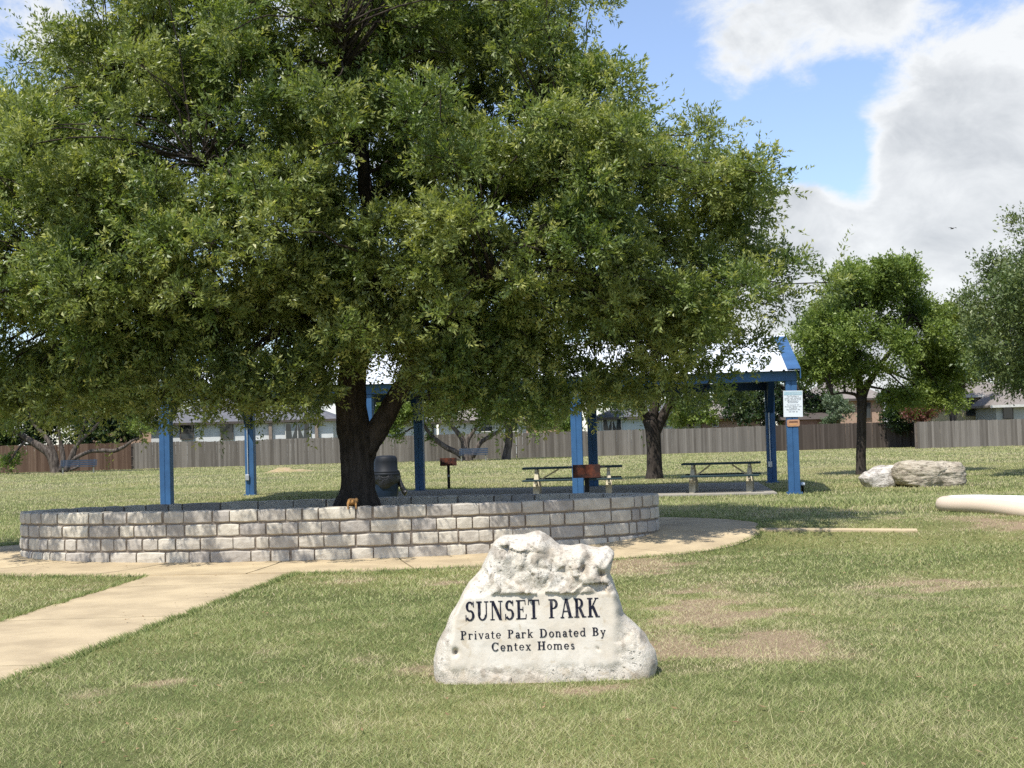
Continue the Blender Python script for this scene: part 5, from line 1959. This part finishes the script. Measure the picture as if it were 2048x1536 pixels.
for i, (c, r_0) in enumerate(clr):
    cv = Vector(c)
    best = min(allh, key=lambda q: (q[0] - cv).length + max(0, q[0].z - cv.z) * 1.2 + R.uniform(0, .7))
    h0 = best[0]
    mid = h0.lerp(cv, .55) + Vector((R.uniform(-.15, .15), R.uniform(-.15, .15), .18))
    r0_ = min(best[1] * .6, .035)
    limb(mb, [h0, mid, cv], [r0_, r0_ * .6, .008], 4, 3, .08, i)
    for q in range(1):
        d = Vector((R.gauss(0, 1), R.gauss(0, 1), R.gauss(.2, .8))).normalized() * r_0[0] * 1.1
        mb.tube([cv, cv + d * .6 + Vector((0, 0, .04)), cv + d], [.008, .006, .003], 4)
mb.build('branches', m_bark, tree, True)
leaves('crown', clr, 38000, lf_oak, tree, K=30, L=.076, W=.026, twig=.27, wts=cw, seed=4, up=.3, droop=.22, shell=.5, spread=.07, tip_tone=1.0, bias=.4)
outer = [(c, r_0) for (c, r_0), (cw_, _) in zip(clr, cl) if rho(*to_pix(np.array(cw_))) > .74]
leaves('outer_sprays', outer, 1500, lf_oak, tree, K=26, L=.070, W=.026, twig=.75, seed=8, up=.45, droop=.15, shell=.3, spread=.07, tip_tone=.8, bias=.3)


# --- other trees
def make_tree(name, label, base_px, Y, trunk, clumps_px, n_tw, lm, bm_, K=16, L=.11, W=.05, seed=1, twig=.5, depth=1.0, group=None, up=.3, droop=.1, cat='tree', shell=.5, spread=.14):
    """trunk: list of limbs [(px, py, dy)..], radii in px; clumps_px: (px, py, dy, radius in px)"""
    s = Y / FPX
    B = at(base_px[0], base_px[1], Y)
    gz_ = float(gh(B.x, Y))
    t = empty(name, (B.x, Y, gz_), label, cat, group)
    O = t.location.copy()
    mb = MB()
    ends = []
    for i, (pts, rad) in enumerate(trunk):
        P = [at(p[0], p[1], Y + (p[2] if len(p) > 2 else 0)) - O for p in pts]
        if i == 0:
            P[0].z = min(P[0].z, -.12)
        limb(mb, P, [q * s for q in rad], 12, 6, .02, seed + i)
        ends += [(q, rad[-1] * s) for q in P[1:]]
    cl_ = []
    r = random.Random(seed)
    for px, py, dy, rp in clumps_px:
        p = at(px, py, Y + dy) - O
        for _k in range(4):
            q_ = p + Vector((r.gauss(0, .55), r.gauss(0, .55), r.gauss(0, .42))) * (rp * s)
            rr_ = rp * s * r.uniform(.34, .55)
            cl_.append((tuple(q_), (rr_, rr_, rr_ * .65)))
        if ends:
            h0 = min(ends, key=lambda q: (q[0] - p).length)[0]
            if (h0 - p).length > .3:
                limb(mb, [h0, h0.lerp(p, .5) + Vector((0, 0, .1)), p], [.05 * s * 60, .03 * s * 60, .012 * s * 60], 6, 4, .05, seed)
    if mb.v:
        mb.build('trunk', bm_, t, True)
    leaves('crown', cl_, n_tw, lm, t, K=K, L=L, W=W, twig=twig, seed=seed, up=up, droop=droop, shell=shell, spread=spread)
    return t


def fill(poly, n, rlo, rhi, dmax, seed, sepf=.7):
    """clumps spread through an outline, deeper in the middle"""
    r = random.Random(seed)
    xs_, ys_ = [p[0] for p in poly], [p[1] for p in poly]
    cx0, cy0 = sum(xs_) / len(xs_), sum(ys_) / len(ys_)
    out_, k = [], 0
    ext = max(max(xs_) - min(xs_), max(ys_) - min(ys_)) / 2
    while len(out_) < n and k < 4000:
        k += 1
        x, y = r.uniform(min(xs_), max(xs_)), r.uniform(min(ys_), max(ys_))
        if not inpoly(x, y, poly):
            continue
        rr = r.uniform(rlo, rhi)
        q = min(1, math.hypot(x - cx0, y - cy0) / ext)
        dy = r.uniform(-1, 1) * dmax * math.sqrt(1 - q * q * .9)
        if any(math.hypot(x - a, y - b) + abs(dy - c) * 25 < sepf * (rr + d) * .75 for a, b, c, d in out_):
            continue
        out_.append((x, y, dy, rr))
    return out_


tb1 = gpt(1309, 958)
make_tree('oak_tree', 'small oak standing on the lawn just behind the pavilion', (1309, 958), tb1.y,
          [([(1309, 962), (1309, 940), (1308, 900), (1306, 865), (1303, 840)], [20, 16, 14.5, 15, 15]),
           ([(1306, 868), (1290, 830), (1262, 780, -.5), (1240, 730, -.8)], [12, 10, 7, 3]),
           ([(1308, 868), (1330, 825), (1362, 780, -.3), (1400, 740, -.5)], [13, 10, 7, 3]),
           ([(1305, 850), (1310, 800), (1320, 740, .4), (1325, 680, .5)], [11, 9, 6, 3])],
          fill([(1200, 800), (1180, 720), (1220, 640), (1320, 600), (1430, 640), (1500, 720), (1500, 790), (1440, 815), (1380, 812), (1320, 790), (1260, 815), (1215, 825)], 46, 22, 38, 2.6, 31),
          3600, lf_olive, m_bark3, K=16, L=.11, W=.056, seed=31, twig=.5, group=None)
tb2 = gpt(1722, 950)
make_tree('elm_tree', 'slim dark trunked shade tree beside the limestone rocks', (1722, 950), tb2.y,
          [([(1722, 955), (1722, 930), (1723, 880), (1724, 830), (1724, 795)], [11, 10, 9.5, 9.5, 10]),
           ([(1724, 800), (1735, 770), (1760, 730, -.3), (1795, 680, -.3), (1820, 630, 0)], [8, 7, 5, 3, 2]),
           ([(1723, 800), (1716, 750), (1705, 690), (1715, 620, .3), (1740, 560, .3)], [8, 7, 5.5, 4, 2]),
           ([(1722, 812), (1712, 790), (1690, 786, -.5), (1665, 789, -.9)], [4.5, 3.5, 2.6, 1.2]),
           ([(1716, 750), (1685, 710, .4), (1650, 665, .4)], [5, 4, 2])],
          fill([(1600, 740), (1598, 690), (1625, 620), (1640, 570), (1680, 545), (1715, 560), (1735, 530), (1775, 518), (1815, 540), (1850, 545), (1872, 580), (1870, 640), (1915, 680), (1930, 740), (1905, 785),
                (1840, 800), (1790, 810), (1760, 795), (1735, 760), (1700, 762), (1650, 775)], 60, 18, 30, 2.5, 37),
          7000, lf_green, m_bark3, K=16, L=.10, W=.058, seed=37, twig=.42)
make_tree('live_oak_tree', 'tall grey green oak cut off by the right edge', (2135, 955), 44.0,
          [([(2135, 965), (2135, 900), (2132, 830), (2128, 780)], [20, 16, 15, 15]), ([(2128, 790), (2090, 700), (2060, 600), (2050, 520)], [10, 8, 5, 3]), ([(2130, 790), (2160, 690), (2170, 560)], [11, 8, 4])],
          fill([(1985, 735), (1960, 690), (1945, 640), (1930, 600), (1945, 560), (1985, 540), (2010, 490), (2050, 450), (2110, 400), (2200, 380), (2300, 480), (2330, 650), (2280, 780), (2120, 790), (2040, 770), (2010, 760)], 70, 22, 38, 3.2, 43),
          6500, lf_olive, m_bark3, K=16, L=.11, W=.052, seed=43, twig=.55)
# gnarled tree at the left
make_tree('gnarled_tree', 'gnarled multi stemmed tree with bare sprawling limbs at the far left', (112, 946), 97.0,
          [([(112, 950), (110, 938), (106, 922), (97, 906), (78, 892), (55, 878), (33, 864), (10, 852)], [12, 10, 10, 9, 8, 6, 4.5, 3]),
           ([(114, 944), (110, 915), (98, 884), (84, 866), (69, 850), (58, 825)], [7, 6, 5, 4, 3.5, 2]),
           ([(122, 944), (126, 915), (122, 888), (118, 862), (115, 835)], [6, 5, 4, 3, 2]),
           ([(130, 944), (142, 915), (152, 892), (170, 872), (190, 855), (204, 838), (215, 824)], [6, 5, 4.5, 4, 3.4, 2.6, 1.6]),
           ([(146, 916), (152, 895), (162, 868), (172, 842)], [4, 3.6, 3, 2]),
           ([(140, 922), (158, 912), (180, 903), (205, 901), (228, 902), (248, 893), (264, 882), (285, 874)], [4.5, 4, 3.8, 4.2, 4.2, 3.4, 2.4, 1.4]),
           ([(140, 940), (158, 932), (156, 916), (165, 908)], [3, 2.6, 2.4, 2])],
          [(15, 815, 0, 28), (45, 800, 1, 26), (-20, 790, 0, 30), (80, 795, 1.5, 26), (120, 790, -1, 28), (160, 800, 1, 24), (200, 800, 0, 26), (240, 815, .5, 22), (275, 850, 0, 14), (60, 760, 0, 30), (130, 750, 0, 32), (200, 755, 0, 30), (-10, 840, 0, 18), (10, 850, -1, 14), (150, 835, 1, 14), (15, 930, 0, 12), (25, 915, .3, 9)],
          2600, lf_green, m_bark2, K=16, L=.17, W=.10, seed=53, twig=.7)
make_tree('spreading_tree', 'low spreading tree with forked limbs behind the small bench in the middle', (930, 915), 100.0,
          [([(934, 919), (934, 908), (930, 896), (926, 880), (914, 864), (902, 850), (895, 830)], [13, 10, 8, 6, 4.5, 3.5, 2]),
           ([(926, 914), (914, 905), (895, 896), (876, 883), (860, 868), (848, 850), (842, 835)], [7, 6, 5.5, 5, 4.2, 3.2, 2]),
           ([(932, 900), (936, 880), (946, 864), (956, 850), (965, 835)], [6, 4.6, 3.6, 3, 2]),
           ([(944, 914), (952, 900), (962, 884), (980, 873), (998, 862), (1012, 850)], [6, 5.4, 4.6, 4, 3, 2])],
          [(800, 830, 0, 22), (830, 815, 1, 24), (870, 810, -1, 26), (905, 805, 1, 26), (940, 800, 0, 28), (975, 805, -1, 24), (1005, 820, 0, 22), (780, 850, 0, 14), (760, 868, 0, 12), (792, 872, .5, 10), (850, 835, -1, 16), (890, 832, 1, 16),
           (985, 838, 0, 14), (820, 790, 0, 26), (880, 780, 0, 28), (960, 780, 0, 26), (765, 850, 1, 12), (845, 865, 1, 8), (858, 880, 0, 6)],
          2700, lf_green, m_bark2, K=16, L=.16, W=.095, seed=59, twig=.6)
make_tree('oak_tree', 'leaning single trunk tree by the fence right of the small bench', (1013, 916), 101.0,
          [([(1012, 919), (1014, 905), (1017, 888), (1018, 865), (1014, 840)], [10, 8, 7.5, 7.5, 6]), ([(1018, 868), (1030, 845), (1045, 825)], [4, 3, 2])],
          [(1010, 825, 0, 20), (1040, 820, .5, 22), (1070, 830, 0, 20), (1000, 800, 0, 24), (1050, 790, 0, 26), (1095, 810, 0, 22), (1110, 838, 0, 15), (1065, 855, 0, 10)],
          1100, lf_green, m_bark2, K=16, L=.16, W=.095, seed=61, twig=.6)
make_tree('crape_myrtle_tree', 'yellow green multi stemmed tree rising behind the right fence', (1905, 838), 110.0,
          [([(1903, 900), (1903, 840), (1898, 815), (1890, 790)], [4, 4, 3.5, 2]), ([(1905, 900), (1908, 840), (1918, 815), (1925, 785)], [4, 4, 3.5, 2]), ([(1904, 900), (1905, 838), (1906, 800)], [4, 3.5, 2])],
          fill([(1835, 770), (1830, 700), (1850, 640), (1900, 620), (1935, 640), (1945, 700), (1940, 760), (1915, 795), (1870, 800)], 34, 13, 22, 2.5, 67),
          1900, lf_yell, m_bark2, K=16, L=.20, W=.13, seed=67, twig=.7)
make_tree('dark_shrub', 'dark green bush draping over the fence below the right hand tree', (1800, 850), 107.0,
          [], fill([(1762, 800), (1790, 780), (1830, 790), (1845, 820), (1835, 850), (1815, 866), (1790, 858), (1772, 835)], 22, 9, 15, 1.5, 71), 900, lf_dark, m_bark3, K=16, L=.16, W=.09, seed=71, twig=.4, cat='shrub')
make_tree('russet_shrub', 'reddish brown shrub showing above the right fence', (1860, 836), 104.5,
          [], [(1815, 828, 0, 9), (1835, 826, 0, 10), (1855, 824, 0, 10), (1875, 820, 0, 9), (1845, 832, .4, 8)], 330, lf_red, m_bark3, K=14, L=.15, W=.08, seed=73, twig=.4, cat='shrub')
make_tree('pale_shrub', 'grey green flowering shrub above the dark fence', (1680, 835), 112.0,
          [], fill([(1652, 800), (1668, 790), (1690, 812), (1706, 838), (1690, 845), (1665, 842)], 12, 9, 13, 1, 79), 420, lf_pale, m_bark3, K=14, L=.15, W=.08, seed=79, twig=.4, cat='shrub')
# darker trees behind the houses and fence
for i, (lab, bx, by, Y, poly, n, ntw, lm) in enumerate((
        ('dense dark tree behind the fence right of the gnarled tree', 235, 890, 113.0, [(120, 890), (90, 830), (130, 770), (215, 750), (290, 755), (330, 800), (310, 850), (280, 885), (200, 895)], 40, 2000, lf_dark),
        ('dark tree behind the fence left of the gnarled tree', 20, 890, 114.0, [(-90, 870), (-90, 740), (0, 700), (80, 720), (110, 790), (110, 880), (0, 890)], 34, 1600, lf_dark),
        ('dark green tree beyond the pavilion corner post', 1600, 850, 116.0, [(1420, 835), (1430, 790), (1470, 760), (1540, 740), (1600, 720), (1650, 750), (1670, 800), (1640, 835), (1570, 840)], 34, 1700, lf_dark),
        ('green tree beyond the pavilion roof, left of the small oak', 1130, 850, 118.0, [(1060, 845), (1040, 800), (1070, 750), (1130, 720), (1200, 740), (1230, 790), (1200, 830), (1130, 850)], 24, 1100, lf_green),
        ('bright green tree beyond the pavilion, right of the big trunk', 770, 850, 117.0, [(735, 845), (730, 800), (760, 770), (800, 765), (830, 790), (820, 830), (780, 850)], 16, 700, lf_green),
        ('dark tree beyond the roof of the white house', 430, 850, 132.0, [(330, 800), (340, 740), (420, 700), (520, 710), (580, 760), (560, 800), (450, 810)], 22, 900, lf_dark),
        ('tree behind the yellow house at the right', 1990, 800, 134.0, [(1880, 770), (1900, 680), (1960, 640), (2050, 650), (2100, 720), (2080, 780), (1980, 760)], 24, 1000, lf_green),
        ('green shrub beside the white house eave behind the small oak', 1375, 840, 117.0, [(1335, 838), (1340, 815), (1365, 805), (1400, 810), (1410, 828), (1385, 838)], 9, 380, lf_green))):
    make_tree('background_tree' if i != 7 else 'background_shrub', lab, (bx, by), Y, [([(bx, by + 60), (bx, by), (bx + 4, by - 60)], [6, 5, 3])] if i != 7 else [], fill(poly, n, 15, 26, 2.5, 90 + i), ntw, lm, m_bark3, K=16, L=.22, W=.15, seed=90 + i, twig=.7,
              group='trees beyond the fence', cat='tree' if i != 7 else 'shrub')
